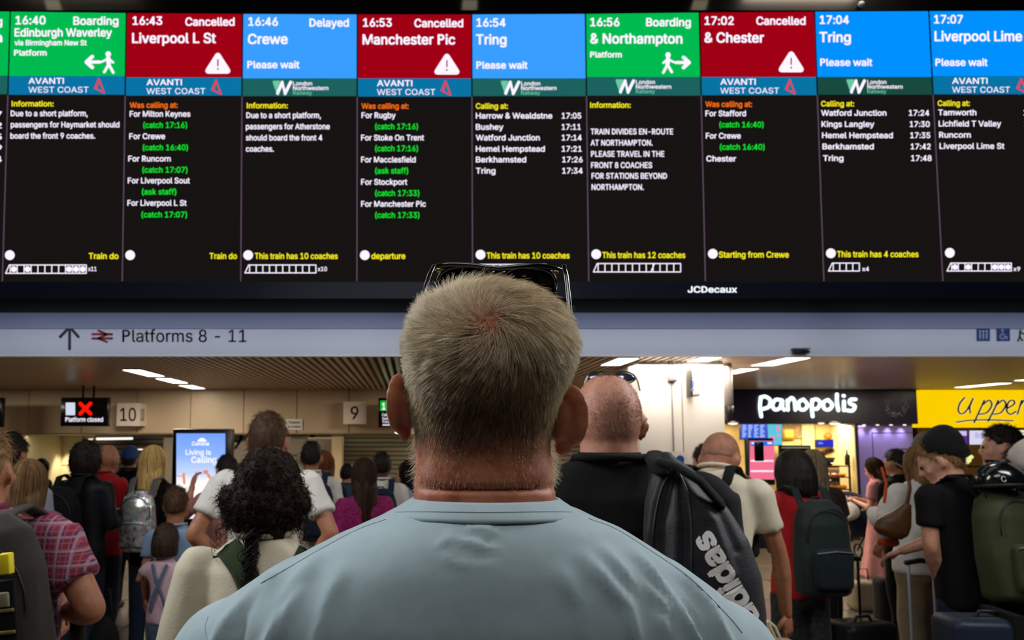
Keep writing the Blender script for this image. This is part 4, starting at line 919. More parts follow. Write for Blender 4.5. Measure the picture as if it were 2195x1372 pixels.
def person(label, px, D, top, rz=0, sex='m', skin='fair', build=1.0, lean=0, side=0, nod=0, yaw=0, tilt=0, arms=('down', 'down'), sleeve='short',
           top_m=None, bottom='trousers', bot_m=None, shoe=(40, 36, 34), hair='short', hair_m=None, hairtop=.015, vox=None, height=None, dx=0, belly=0, hem=None, neckline=0, long_len=.35, bun=False, stance=.1, hips=1.0, raise_=.03, headk=1.05):
    """a standing figure facing +Y before rz; px/top are where the crown shows in the picture, D the distance"""
    tp = P(px, top, D); H = height or max(.6, tp.z-hairtop)
    if lean or nod:
        pass
    s = H/1.75; child = H < 1.45; es = (s if not child else s*1.18)*headk
    t = thing('person', label, 'person', (tp.x+dx, D, 0), math.radians(rz))
    if vox is None: vox = .010 if D < 2.6 else (.0145 if D < 4.6 else .019)
    fem = sex == 'f'
    hipz, kz, az = .93*s, .50*s, .085*s; shz = 1.435*s; nz = 1.49*s+raise_; shz += raise_
    shw = (.185 if not fem else .160)*s*build; cd = .118*s*(1+(build-1)*.7); hw = (.162 if not fem else .168)*s*(1+(build-1)*.6)*hips; ww = (.150 if not fem else .128)*s*build
    hr = (.079*es, .097*es, .115*es)
    hc = np.array([0, .012*s, H-.115*es])
    if child: nz = hc[2]-.135*es; shz = nz-.045*s
    U = about(RX(-lean), (0, 0, hipz))@about(RY(side), (0, 0, hipz))          # torso lean forward
    HM = U@about(RZ(yaw)@RX(-nod)@RY(tilt), (0, -.01, nz+.02*s))
    def up(g, M=U): return xf(g, M)
    skin_g = []
    for g in head_parts(hc, hr, True, hair not in ('full', 'bob', 'long'), es): skin_g.append(up(g, HM))
    nr = (.056 if not fem else .046)*es*(1+(build-1)*.8)
    skin_g.append(tube([ap(U, (0, -.012*s, nz-.07*s)), ap(HM, hc+[0, -.022*es, -.04*es])], [nr*1.12, nr], 14))
    e = 2.25
    def torso(k):
        return loft([(0, 0, .84*s, hw*1.02-k, cd*1.02-k, e), (0, 0, .97*s, hw-k, cd+belly*.6-k, e), (0, belly*.5, 1.10*s, ww*1.02-k, cd*.96+belly-k, e), (0, 0, 1.24*s, ww*1.08-k, cd+belly*.4-k, e), (0, 0, shz-.10*s, shw*.96-k, cd-k, e),
                     (0, -.005, shz-.03*s, shw*.94-k, cd*.86-k, e), (0, -.008, shz+.02*s, shw*.66-k*.8, cd*.66-k*.8, 2.1), (0, -.01, shz+.055*s, shw*.42-k*.6, cd*.56-k*.5, 2)], 32)
    skin_g.append(up(torso(.014)))
    sleeves = []
    hands = []
    for sd, a in zip((-1, 1), arms):
        sh = ap(U, (sd*shw*.98, -.005, shz-.035*s))
        P_ = {'down': ((.05, -.02, -.28), (.05, .05, -.53)), 'hips': ((.12, -.08, -.24), (.0, .06, -.41)), 'front': ((.05, .02, -.28), (-.06, .26, -.20)), 'cross': ((.05, .05, -.27), (-.16, .24, -.22)), 'up': ((.04, .24, -.16), (-.06, .33, .10)), 'hold': ((.05, .10, -.26), (-.02, .34, -.30))}
        if isinstance(a, str): el, wr = P_[a]
        else: el, wr = a[:2]
        el = sh+np.array([sd*el[0], el[1], el[2]])*s; wr = sh+np.array([sd*wr[0], wr[1], wr[2]])*s
        bl = build**.5
        ar = (.048, .042, .037, .040, .026) if not fem else (.043, .037, .032, .034, .022)
        mid = (sh+el)/2; fm = el+(wr-el)*.3
        skin_g.append(tube([sh, mid, el], [ar[0]*s*bl, ar[1]*s*bl, ar[2]*s*bl], 12)); skin_g.append(tube([el, fm, wr], [ar[2]*s*bl, ar[3]*s*bl, ar[4]*s*bl], 12))
        d = wr-el; pn = np.array([-sd*1.0, .25, 0]) if abs(d[2]) > .1 else np.array([0, 0, -1.0])
        if a in ('hips',): pn = np.array([-sd, .2, .2])
        hands += hand(wr-d/np.linalg.norm(d)*.01, d, pn, s*(1.0 if not fem else .92)*(1.1 if child else 1), 38, sd)
        if sleeve != 'none':
            sr = (.062, .058)
            if sleeve == 'short': q = sh+(el-sh)*.62; sleeves.append(tube([sh, (sh+q)/2, q], [.064*s*bl, .060*s*bl, .062*s*bl], 16, cap=False))
            elif sleeve == 'long': sleeves.append(tube([sh, mid, el, fm, wr-d*.03], [.062*s*bl, .056*s*bl, .050*s*bl, .048*s*bl, .038*s*bl], 14)); 
            elif sleeve == 'puff': sleeves.append(tube([sh, mid, el, fm, el+d*.75], [.066*s*bl, .070*s*bl, .068*s*bl, .072*s*bl, .050*s*bl], 14))
            sleeves.append(ell(sh-np.array([sd*.012, 0, .0]), (.062*s*bl, .062*s*bl, .058*s*bl), None, 14, 10))
    legs_k = []
    for sd in (-1, 1):
        hp = (sd*.085*s, 0, hipz-.06*s); kn = (sd*stance*.9*s, .012*s, kz); an = (sd*stance*s, -.01*s, az)
        legs_k.append((hp, kn, an))
        skin_g.append(tube([hp, (np.array(hp)+kn)/2, kn], [.075*s, .062*s, .046*s], 12)); skin_g.append(tube([kn, (kn[0], -.012*s, kz-.14*s), an], [.046*s, .050*s, .032*s], 12))
    me = fuse(skin_g, vox, 2)
    hb = bmesh.new(); hb.from_mesh(me); bpy.data.meshes.remove(me)
    V0 = np.array([v.co[:] for v in hb.verts]); hb.verts.index_update(); F0 = [tuple(v.index for v in f.verts) for f in hb.faces]; hb.free()
    body = obj('body', join([(V0, F0)]+hands), m_skin(skin), t)
    # eyes
    eg = [up(ell(hc+[q*.031*es, hr[1]*.90, .004*es], (.0125*es, .008*es, .009*es), None, 10, 6), HM) for q in (-1, 1)]
    for q in eg: obj('eye', q, mat('eye_dark', (40, 30, 26), .2), t)
    # clothes
    if top_m is not None:
        tg = [up(torso(0))]+sleeves
        if hem: tg[0] = up(loft([(0, 0, hem*s, hw*1.04, cd*1.02, e), (0, 0, .97*s, hw*1.04, cd*1.04+belly*.6, e), (0, belly*.5, 1.10*s, ww*1.10, cd*1.0+belly, e), (0, 0, 1.24*s, ww*1.14, cd*1.03+belly*.4, e), (0, 0, shz-.10*s, shw*.98, cd*1.02, e), (0, -.005, shz-.03*s, shw*.95, cd*.9, e), (0, -.008, shz+.02*s, shw*.68, cd*.7, 2.1), (0, -.01, shz+.058*s, shw*.43, cd*.6, 2)], 32))
        tm = fuse(tg, vox*1.05, 5); wrinkle(tm, .006*s, 24, int(px) % 7)
        obj('top', tm, top_m, t)
        nk = .0
        obj('collar', tube([ap(U, (math.cos(q)*nr*1.35, -.012*s+math.sin(q)*nr*1.35, shz+.058*s+(.006 if math.sin(q) < 0 else -.012)*s)) for q in np.linspace(0, 2*math.pi, 19)], .009*s, 8, cap=False), top_m, t)
    if bottom in ('trousers', 'jeans', 'shorts', 'wide'):
        kk = {'trousers': (.088, .060, .056), 'jeans': (.086, .060, .052), 'shorts': (.092, .085, .0), 'wide': (.100, .095, .112)}[bottom]
        bg = [loft([(0, 0, .80*s, hw*.97, cd*.95, 2.3), (0, 0, .90*s, hw*.95, cd*.93, 2.3), (0, 0, 1.0*s, ww*.95, cd*.88, 2.3)], 28)]
        for hp, kn, an in legs_k:
            if bottom == 'shorts': q = np.array(hp)+(np.array(kn)-hp)*.62; bg.append(tube([hp, q], [kk[0]*s, kk[1]*s*1.02], 16, cap=False))
            else: bg.append(tube([hp, kn, (kn[0], -.008*s, kz-.2*s), (an[0], an[1], .06*s)], [kk[0]*s, (kk[0]+kk[1])/2*s, kk[1]*s, kk[2]*s], 16, cap=False))
        bme = fuse(bg, vox*1.5, 3); wrinkle(bme, .005*s, 20, 3)
        obj('trousers' if bottom != 'shorts' else 'shorts', bme, bot_m, t)
    elif bottom in ('skirt', 'dress'):
        z0 = .32*s
        bg = loft([(0, 0, z0, hw*1.7, cd*1.9, 2), (0, 0, .6*s, hw*1.38, cd*1.5, 2), (0, 0, .88*s, hw*1.1, cd*1.15, 2.2), (0, 0, 1.04*s, ww*1.03, cd*.98, 2.2), (0, 0, 1.07*s, ww*.98, cd*.9, 2.2)], 48)
        V, Fc = bg; an_ = np.arctan2(V[:, 1], V[:, 0]); k = np.clip((1.0*s-V[:, 2])/(.7*s), 0, 1); V = V.copy(); V[:, :2] *= (1+.06*k*np.sin(an_*9))[:, None]
        bme = fuse((V, Fc), vox, 3); obj('skirt', bme, bot_m, t)
    for sd, (hp, kn, an) in zip((-1, 1), legs_k):
        x, y = an[0], an[1]
        sg = [ell((x, y+.055*s, .035*s), (.044*s, .125*s, .036*s), None, 16, 10), ell((x, y-.025*s, .05*s), (.038*s, .05*s, .05*s), None, 14, 10), rbox(x, y+.045*s, .013*s, .085*s, .26*s, .024*s, .012)]
        obj('shoe', fuse(sg, .014, 2), mat('shoe_%d_%d' % shoe[:2], shoe, .5), t)
    # hair
    hm = hair_m or m_hair('hair_dark', (22, 17, 15), (38, 28, 23)); R = HM
    if hair == 'buzz' and D < 3.6:      # thousands of tiny bristles, thinning towards the crown
        Vh, Fh = hair_shell(hc, hr, 'buzz', 0, 1, es); u_ = (Vh-hc)/np.array(hr); th_ = np.abs(np.arctan2(u_[:, 0], u_[:, 1]))
        zl_ = np.interp(th_, [0, .6, 1.1, 1.4, 1.75, 2.1, 3.15], [.7, .68, .4, .0, .12, -.42, -.55]); pr = np.clip((u_[:, 2]-zl_)/.35, 0, 1)*np.interp(u_[:, 2], [.3, .9], [1, .35]); pr = pr/pr.sum()
        n = 9000; i_ = np.random.choice(len(Vh), n, p=pr); j_ = np.clip(i_+np.random.choice([1, -1, 56, -56], n), 0, len(Vh)-1); k_ = np.random.rand(n, 1); q_ = hc+[0, -.006*es, .012*es]
        rt_ = Vh[i_]*k_+Vh[j_]*(1-k_)+np.random.randn(n, 3)*.006; d_ = rt_-q_; d_ /= np.linalg.norm(d_, axis=1)[:, None]; rt_ = q_+(rt_-q_)/np.linalg.norm((rt_-q_)/np.array([hr[0]*.97, hr[1]*.97, hr[2]*.885]), axis=1)[:, None]+np.random.randn(n, 3)*.0015
        rt_ = q_+(rt_-q_)*.995; V_s, F_s, r_s = strands(rt_, d_*.8+np.array([0, -.1, -.5])+.3*np.random.randn(n, 3), np.random.uniform(.004, .007, n), .00045, seg=2)
        strand_obj('hair', (up((V_s, 0), R)[0], F_s, r_s), hair_mat('bristle_brown', (70, 50, 40), (150, 118, 92)), t)
    elif hair in ('short', 'crop', 'buzz', 'full'):
        g = hair_shell(hc, hr, hair, {'short': .055, 'crop': .04, 'buzz': .012, 'full': .13}[hair], int(px) % 9, es)
        obj('hair', up(g, R), hm, t)
        if hair in ('short', 'crop', 'full') and D < 7:      # loose tufts over the cap
            Vh, Fh = g; k_ = np.linalg.norm((Vh-hc)/np.array(hr), axis=1); ok = np.where(k_ > 1.01)[0]; n = (1300 if D < 5 else 500)
            i_ = np.random.choice(ok, n); rt_ = Vh[i_]+np.random.randn(n, 3)*.004*es; nr_ = (Vh[i_]-hc)/np.array(hr); nr_ /= np.linalg.norm(nr_, axis=1)[:, None]
            fl_ = np.array([.25*math.sin(px), .35, -.75]); dr_ = fl_-nr_*np.sum(fl_*nr_, 1)[:, None]; dr_ = dr_/(np.linalg.norm(dr_, axis=1)[:, None]+.2)+nr_*.45+.35*np.random.randn(n, 3)
            V_s, F_s, r_s = strands(rt_-nr_*.003, dr_, np.random.uniform(.012, .03, n)*es*(1.5 if hair == 'full' else 1), .0011*(1 if D < 4 else 1.5), grav=.6, seg=4, taper=.3)
            strand_obj('hair_strands', (up((V_s, 0), R)[0], F_s, r_s), hair_from(hm), t)
    if hair == 'bob':
        g = hair_shell(hc, hr, 'full', .20, 2, es)
        low = loft([(0, -.012*es, hc[2]-.115*es, hr[0]*1.16, hr[1]*.98, 2.2), (0, -.012*es, hc[2]-.08*es, hr[0]*1.24, hr[1]*1.12, 2.2), (0, -.012*es, hc[2]-.02*es, hr[0]*1.26, hr[1]*1.16, 2.1), (0, -.012*es, hc[2]+.04*es, hr[0]*1.15, hr[1]*1.05, 2)], 32)
        V, Fc = low; V = V.copy(); V[:, 1] = np.minimum(V[:, 1], hc[1]+hr[1]*.35)
        obj('hair', xf_me(fuse([g, (V, Fc)], .008*es, 3), R), hm, t)
    if hair == 'long':
        n = 340 if D < 6 else 160
        base = hair_shell(hc, hr, 'full', .10, 2, es); L = long_len*s
        low = loft([(0, -hr[1]*.72, hc[2]-L, hr[0]*.62, .024*es, 2), (0, -hr[1]*.74, hc[2]-L*.6, hr[0]*1.02, .036*es, 2), (0, -hr[1]*.55, hc[2]-.07*es, hr[0]*1.12, .06*es, 2), (0, -hr[1]*.1, hc[2], hr[0]*1.08, hr[1]*.95, 2)], 28)
        obj('hair', xf_me(fuse([base, low], .009*es, 3), R), hm, t)
        th = np.random.uniform(math.radians(62), math.radians(298), n); ph0 = np.random.uniform(.05, .5, n)
        seg = 8; pts = np.zeros((n, seg, 3)); rr = 1.13+np.random.rand(n)*.07; ll = L*np.random.uniform(.75, 1.08, n)
        for i in range(seg):
            k = i/(seg-1); ph = np.minimum(ph0+k*2.6, 1.75); dz = np.clip(k-.5, 0, 1)/.5
            x = np.sin(th)*np.sin(ph); y = np.cos(th)*np.sin(ph); z = np.cos(ph)
            pts[:, i, 0] = x*hr[0]*rr*(1-.25*dz)+.006*np.sin(k*9+th*7)*k; pts[:, i, 1] = np.minimum(y*hr[1]*rr, .4*hr[1])-.02*dz*es+.004*np.sin(k*8+th*5); pts[:, i, 2] = z*hr[2]*rr*.95-dz*(ll-.02)
        pts += hc+np.array([0, -.006, .012])*es
        strand_obj('hair_strands', poly_strands(pts, .0032*es if D < 6 else .004*es, R), hm if False else hair_from(hm), t)
    if bun:
        obj('hair_bun', up(ell(hc+[0, -hr[1]*1.05, hr[2]*.45], (.04*es, .035*es, .04*es)), R), hm, t)
    t['_s'] = s
    return t, dict(s=s, U=U, HM=HM, hc=hc, hr=hr, es=es, shz=shz, shw=shw, cd=cd, nz=nz, H=H)
def xf_me(me, M):
    V, _ = mesh_arrays(me); M = np.array(M); set_co(me, V@M[:3, :3].T+M[:3, 3]); return me
def hair_from(hm): 
    c = [n for n in hm.node_tree.nodes if n.bl_idname == 'ShaderNodeValToRGB'][0].color_ramp.elements
    nm = hm.name+'_strand'
    if nm in MATS: return MATS[nm]
    m = hair_mat(nm, (0, 0, 0), (0, 0, 0), None, .6); m.node_tree.nodes['Principled BSDF'].inputs['Specular IOR Level'].default_value = .12; r = [n for n in m.node_tree.nodes if n.bl_idname == 'ShaderNodeValToRGB'][0].color_ramp.elements
    r[0].color = tuple(x*.8 for x in c[0].color[:3])+(1,); r[1].color = tuple(min(1, x*1.25) for x in c[1].color[:3])+(1,); return m
def poly_strands(pts, width, M=None, sides=3, taper=.5):
    if M is not None: M = np.array(M); pts = pts@M[:3, :3].T+M[:3, 3]
    n, seg, _ = pts.shape
    t = np.diff(pts, axis=1); t = np.concatenate([t, t[:, -1:]], 1); t /= (np.linalg.norm(t, axis=2)[:, :, None]+1e-9)
    A = np.cross(t, np.random.randn(n, 1, 3)); A /= (np.linalg.norm(A, axis=2)[:, :, None]+1e-9); B = np.cross(t, A); tp = np.linspace(1, taper, seg)
    V = np.zeros((n, seg, sides, 3))
    for k in range(sides):
        a = 6.283*k/sides; V[:, :, k] = pts+width*tp[None, :, None]*(math.cos(a)*A+math.sin(a)*B)
    base = (np.arange(n)*seg*sides)[:, None, None]+(np.arange(seg-1)*sides)[None, :, None]; k = np.arange(sides)[None, None, :]; k2 = (k+1) % sides
    return V.reshape(-1, 3), np.stack([base+k, base+k2, base+k2+sides, base+k+sides], -1).reshape(-1, 4), np.repeat(np.random.rand(n), seg*sides)

def backpack(name, label, t, I, m, sz=(.30, .17, .46), z=None, pocket=True, m2=None, x=0, lid=True, strap_m=None, cat='backpack', straps=(-1, 1), yoff=0):
    """pack on the back of a figure; stands in the figure's own frame but is a thing of its own"""
    s = I['s']; U = I['U']; M = np.array(t.matrix_basis) if False else np.array(Matrix.LocRotScale(t.location, t.rotation_euler, None))@U
    z = z if z is not None else I['shz']-.02*s-sz[2]/2
    loc = M[:3, 3]+M[:3, :3]@np.array([x, -I['cd']-.012-sz[1]/2+yoff, z]); b = thing(name, label, cat, tuple(loc)); b.rotation_euler = Matrix(M[:3, :3].tolist()).to_euler()
    w, d, h = sz; m2 = m2 or m; sm_ = strap_m or m2
    g = [loft([(0, 0, -h/2, w*.40, d*.34, 3), (0, 0, -h*.46, w*.48, d*.47, 3), (0, 0, -h*.1, w*.5, d*.5, 3), (0, 0, h*.25, w*.47, d*.45, 2.8), (0, .01, h*.42, w*.38, d*.36, 2.5), (0, .015, h*.5, w*.2, d*.2, 2)], 32)]
    me = fuse(g, .010, 3); wrinkle(me, .004, 22, 2); obj('body', me, m, b)
    if pocket:
        me = fuse([rbox(0, -d*.52, -h*.2, w*.74, d*.28, h*.42, .04, 3)], .009, 2); wrinkle(me, .003, 30, 4); obj('front_pocket', me, m2, b)
        obj('zip', tube([(-w*.36, -d*.67, -h*.03), (0, -d*.68, -h*.01), (w*.36, -d*.67, -h*.03)], .004, 6), M_grey, b)
    if lid: obj('zip', tube([(math.sin(q)*w*.45, -d*.44+.012*abs(math.sin(q)), h*.12+math.cos(q)*h*.3) for q in np.linspace(-1.7, 1.7, 13)], .004, 6), M_dark, b)
    sw = I['shw']
    for sd in straps:
        y0 = d/2+.012
        top = (I['shz']+.045*s)-z
        pts = [(sd*.09*s-x*.5, d*.2, h*.44), (sd*.095*s-x*.5, y0*.9, top+.0), (sd*.10*s-x*.5, y0+.06, top+.012), (sd*.11*s-x*.5, y0+I['cd']*1.5, top-.05), (sd*.135*s-x*.5, y0+I['cd']*2.0, top-.2), (sd*.17*s-x*.5, y0+I['cd']*1.2, top-.38)]
        V, Fc = tube(pts, .026, 10, flat=.3); obj('strap', (V, Fc), sm_, b)
    obj('handle', tube([(-.03, d*.25, h*.46), (-.02, d*.2, h*.53), (.02, d*.2, h*.53), (.03, d*.25, h*.46)], .007, 6), sm_, b)
    return b

def place_geo(t): return np.array(Matrix.LocRotScale(t.location, t.rotation_euler, None))
from mathutils.bvhtree import BVHTree
def bvh_of(me, off=(0, 0, 0)):
    V, _ = mesh_arrays(me); return BVHTree.FromPolygons([Vector(v)+Vector(off) for v in V.tolist()], [tuple(p.vertices) for p in me.polygons])
def cast(bvh, px, py, lift=0.0, fallback=None):
    a = Vector((0, 0, EYE)); d = (P(px, py, 1.0)-a).normalized(); h = bvh.ray_cast(a, d)
    if h[0] is None: return fallback
    return h[0]-d*lift
def ximg(py_l, D): return P(py_l, 900, D).x
def rings_px(rows, D):
    out = []
    for r in rows:
        py, xl, xr, yb, yf = r[:5]; e = r[5] if len(r) > 5 else 2.1
        a = P(xl, py, D); b = P(xr, py, D); out.append(((a.x+b.x)/2, (yb+yf)/2, a.z, (b.x-a.x)/2, (yf-yb)/2, e))
    return out[::-1]
# ---------------------------------------------------------------- the grey haired man
D0 = .80
ROOT = (P(1040, 900, D0).x, .82, 0)
man = thing('person', 'large grey haired man seen from behind in pale blue t-shirt, sunglasses on head', 'person', ROOT)
rows_head = [(605, 1008, 1085, .795, .84), (609, 985, 1103, .78, .855), (618, 957, 1126, .764, .87), (633, 928, 1158, .744, .888), (655, 903, 1190, .728, .90), (692, 885, 1212, .717, .905), (730, 872, 1227, .712, .905), (770, 871, 1229, .712, .905), (810, 873, 1216, .716, .905), (850, 879, 1199, .724, .90), (890, 885, 1188, .734, .895), (930, 890, 1182, .742, .89),
             (970, 891, 1183, .746, .885), (1010, 890, 1186, .747, .875), (1050, 887, 1188, .745, .865), (1080, 886, 1192, .742, .86), (1120, 860, 1215, .742, .86), (1180, 800, 1280, .745, .87)]
neck_z = P(0, 1180, D0).z
hcx = P(1050, 900, D0).x
g = [loft(rings_px(rows_head, D0), 48)]
jz = P(0, 985, .87).z; fz = P(0, 840, .87).z
g.append(ell((hcx, .86, jz-.005), (.078, .055, .05), None, 20, 12)); g.append(ell((hcx+.002, .885, jz-.03), (.05, .04, .028), None, 16, 10))
g.append(tube([(hcx, .90, fz+.01), (hcx, .925, fz-.03)], [.010, .016], 10)); g.append(ell((hcx, .905, fz-.035), (.02, .014, .01)))
g.append(tube([(hcx-.055, .885, fz+.02), (hcx, .905, fz+.018), (hcx+.055, .885, fz+.02)], .012, 10)); g.append(ell((hcx, .905, fz-.062), (.028, .012, .009)))
skull = fuse(g, .0040, 2)
V, N = mesh_arrays(skull); px_, py_ = proj(V); back = np.clip((.81-V[:, 1])/.03, 0, 1)
inx = np.clip((px_-893)/25, 0, 1)*np.clip((1196-px_)/30, 0, 1)
fold = 1044+4*np.sin((px_-900)/90)
dsp = back*inx*(-.0060*np.exp(-((py_-fold)/3.6)**2)+.0022*np.exp(-((py_-fold-20)/16)**2)+.0022*np.exp(-((py_-fold+26)/26)**2))
V = V+N*dsp[:, None]+N*(.0004*pnoise(V, 160, 3))[:, None]; set_co(skull, V)
ears_g = []
for side, cx, cy, sc in ((1, 1189, 897, 1.13), (-1, 880, 870, 1.08)):
    c = P(cx, cy, .822); g = ear((0, 0, 0), side, sc, 52 if side > 0 else 38)
    ears_g += [move(q, c) for q in g]
earm = fuse(ears_g, .0028, 2)
arms_ = []
shl = {}
for sd, x in ((-1, P(455, 1330, .82).x), (1, P(1575, 1330, .82).x)):
    sh = np.array([x+(-sd)*.03, .82, P(0, 1350, .82).z-.03]); el = sh+[sd*.05, -.01, -.30]; wr = el+[-sd*.01, .10, -.25]
    shl[sd] = (sh, el, wr)
    arms_ += [tube([sh, (sh+el)/2, el], [.052, .05, .043], 14), tube([el, el+(wr-el)*.3, wr], [.043, .046, .031], 14)]
zs_ = shl[1][0][2]; bx = (shl[1][0][0]+shl[-1][0][0])/2
legs_ = []
for sd in (-1, 1):
    hp = np.array([bx+sd*.10, .83, .92]); kn = np.array([bx+sd*.11, .84, .52]); an = np.array([bx+sd*.12, .82, .09]); legs_.append((hp, kn, an))
    arms_ += [tube([hp, kn], [.08, .05], 12), tube([kn, an], [.052, .034], 12)]
core = loft([(bx, .83, .85, .17, .13), (bx, .83, 1.1, .19, .15), (bx, .82, zs_-.1, .21, .12), (bx, .82, zs_+.02, .15, .09), (hcx, .81, P(0, 1100, .8).z, .07, .055)], 24)
low = fuse([core]+arms_, .012, 2)
def me_geo(me): V, _ = mesh_arrays(me); return V.astype(float), [tuple(p.vertices) for p in me.polygons]
hands_ = []
for sd in (-1, 1): hands_ += hand(shl[sd][2], shl[sd][2]-shl[sd][1], (-sd, .2, 0), 1.1, 38, sd)
m_neck = mat('skin_ruddy', (196, 124, 92), .5, color2=(164, 88, 66), vscale=46, bump=.10, bscale=520, sss=.08, spec=.35)
body = obj('body', join([me_geo(skull), me_geo(low), me_geo(earm)]+hands_), m_neck, man, origin=ROOT)
for q in (-1, 1): obj('eye', ell((hcx+q*.034, .893, fz), (.013, .009, .009)), mat('eye_dark', (40, 30, 26), .2), man, origin=ROOT)

# shirt
rows_s = [(1082, 858, 1220, .728, .875), (1092, 838, 1240, .722, .885), (1106, 812, 1270, .716, .892), (1124, 770, 1316, .708, .90), (1145, 722, 1352, .70, .908), (1168, 680, 1388, .694, .915, 2.2), (1192, 634, 1426, .689, .922, 2.25), (1216, 590, 1462, .686, .928, 2.3), (1240, 547, 1496, .684, .934, 2.35), (1265, 508, 1528, .682, .938, 2.4), (1292, 468, 1556, .680, .942, 2.4), (1320, 436, 1582, .68, .945, 2.4), (1350, 420, 1604, .68, .948, 2.4), (1385, 440, 1590, .68, .95, 2.4), (1450, 490, 1545, .685, .955, 2.4)]
rs = rings_px(rows_s, .815)
z_low = rs[0][2]
tors = loft([(bx, .83, .84, .215, .16, 2.3), (bx, .83, .98, .215, .165, 2.3), (bx, .825, 1.15, .225, .17, 2.3), (bx, .82, 1.3, .245, .155, 2.3)]+rs, 64)
slv = []
for sd in (-1, 1):
    sh, el, wr = shl[sd]; q = sh+(el-sh)*.72
    slv += [tube([sh+np.array([-sd*.005, 0, .0]), (sh+q)/2, q], [.080, .074, .074], 24, cap=False), ell(sh+np.array([-sd*.01, 0, -.002]), (.083, .085, .070), None, 24, 14)]
shirt = fuse([tors]+slv, .0058, 4)
V, N = mesh_arrays(shirt); X, Yp = proj(V); back = np.clip((.86-V[:, 1])/.05, 0, 1)
def segd(X, Y, pts):
    best = np.full(len(X), 1e9); tt = np.zeros(len(X)); L = 0; ls = [math.dist(a, b) for a, b in zip(pts[:-1], pts[1:])]; T = sum(ls)
    for (a, b), l in zip(zip(pts[:-1], pts[1:]), ls):
        dx_, dy_ = (b[0]-a[0])/l, (b[1]-a[1])/l; t = np.clip((X-a[0])*dx_+(Y-a[1])*dy_, 0, l)
        d = np.hypot(X-a[0]-dx_*t, Y-a[1]-dy_*t); k = d < best; best = np.where(k, d, best); tt = np.where(k, (L+t)/T, tt); L += l
    return best, tt
folds = [([(700, 1172), (640, 1250), (560, 1420)], 15, 5.5), ([(640, 1196), (560, 1262), (480, 1345), (450, 1420)], 15, 5), ([(745, 1200), (700, 1300), (668, 1420)], 17, 3), ([(580, 1240), (520, 1320), (500, 1420)], 10, -3.5), ([(670, 1210), (610, 1300), (590, 1420)], 11, -4),
         ([(1234, 1175), (1342, 1300), (1378, 1420)], 16, 4), ([(1282, 1165), (1414, 1300), (1460, 1420)], 13, 5), ([(1342, 1165), (1450, 1285), (1516, 1420)], 13, 5.5), ([(1430, 1200), (1520, 1300), (1568, 1400)], 12, 4.5), ([(1310, 1180), (1430, 1330), (1460, 1420)], 9, -4), ([(1380, 1190), (1480, 1320), (1530, 1420)], 9, -4),
         ([(1180, 1200), (1250, 1300), (1270, 1420)], 20, 2.5), ([(960, 1140), (985, 1160), (1020, 1166), (1060, 1180)], 5, 2.2), ([(948, 1190), (985, 1214), (1060, 1214)], 5, 2), ([(1000, 1134), (1050, 1134), (1070, 1150)], 5, 2), ([(990, 1180), (1030, 1196), (1064, 1190)], 4, -1.6), ([(965, 1155), (940, 1170)], 6, 1.5), ([(1040, 1150), (1055, 1168)], 5, -1.6)]
h = np.zeros(len(V))
for pts, wd, am in folds:
    d, t = segd(X, Yp, pts); h += am*.0017*np.exp(-(d/wd)**2)*np.clip(np.sin(np.clip(t, .02, .98)*math.pi)**.4 if pts[-1][1] < 1400 else np.clip(t*4, 0, 1), 0, 1)
h = h*back+.0009*pnoise(V, 42, 1)+.0005*pnoise(V, 110, 2)
set_co(shirt, V+N*h[:, None])
m_shirt = mat('pale_blue_jersey', (166, 188, 196), .85, var=.03, vscale=60, bump=.06, bscale=900, sheen=.25, spec=.2)
SB = bvh_of(shirt)
obj('top', shirt, m_shirt, man); shirt.transform(Matrix.Translation(-Vector(ROOT)))
cr = [(1112, 822, 1262, .728, .880), (1104, 830, 1254, .7160, .889), (1096, 840, 1243, .7185, .886), (1084, 856, 1222, .7245, .880), (1072, 876, 1204, .7315, .872), (1067, 882, 1198, .7355, .868), (1068, 887, 1193, .7390, .865), (1082, 893, 1188, .744, .86)]
rr_ = rings_px(cr, D0); V_, F_ = loft(rr_[::-1] if rr_[0][2] > rr_[-1][2] else rr_, 72)
V_, F_ = loft([(a[0], a[1], a[2], a[3], a[4], 2.1) for a in [rings_px([c], D0)[0] for c in cr]], 72); F_ = F_[:-2]
col = obj('collar', (V_, F_), m_shirt, man, origin=ROOT)
def seam(name, pts, r=.0007, bvh=None, m=None, parent=man, lift=.0002):
    q = sp(pts, 8); w_ = [cast(bvh or SB, *p_, lift) for p_ in q]; w_ = [tuple(x) for x in w_ if x is not None]
    if len(w_) > 1: obj(name, tube(w_, r, 6), m or mat('seam_blue', (146, 168, 178), .9), parent, origin=ROOT)
CB = BVHTree.FromPolygons([Vector(v) for v in V_.tolist()], F_)
seam('seam', [(842, 1098), (900, 1097), (1040, 1098), (1180, 1097), (1240, 1098)], .0005, CB)
seam('seam', [(826, 1114), (770, 1134), (700, 1170), (620, 1216), (560, 1250)])
seam('seam', [(1262, 1112), (1320, 1134), (1400, 1184), (1480, 1240), (1560, 1320), (1590, 1356)])
seam('seam', [(446, 1322), (440, 1345), (446, 1375), (452, 1420)])
bg = [loft([(bx, .83, .78, .19, .15), (bx, .83, .9, .21, .16), (bx, .83, 1.0, .20, .155)], 30)]
for hp, kn, an in legs_: bg.append(tube([hp, kn, an-[0, 0, .03]], [.105, .08, .07], 16, cap=False))
tr_ = fuse(bg, .01, 4); wrinkle(tr_, .005, 20, 3); tr_.transform(Matrix.Translation(-Vector(ROOT))); obj('trousers', tr_, cloth('navy_chino', (36, 42, 58)), man)
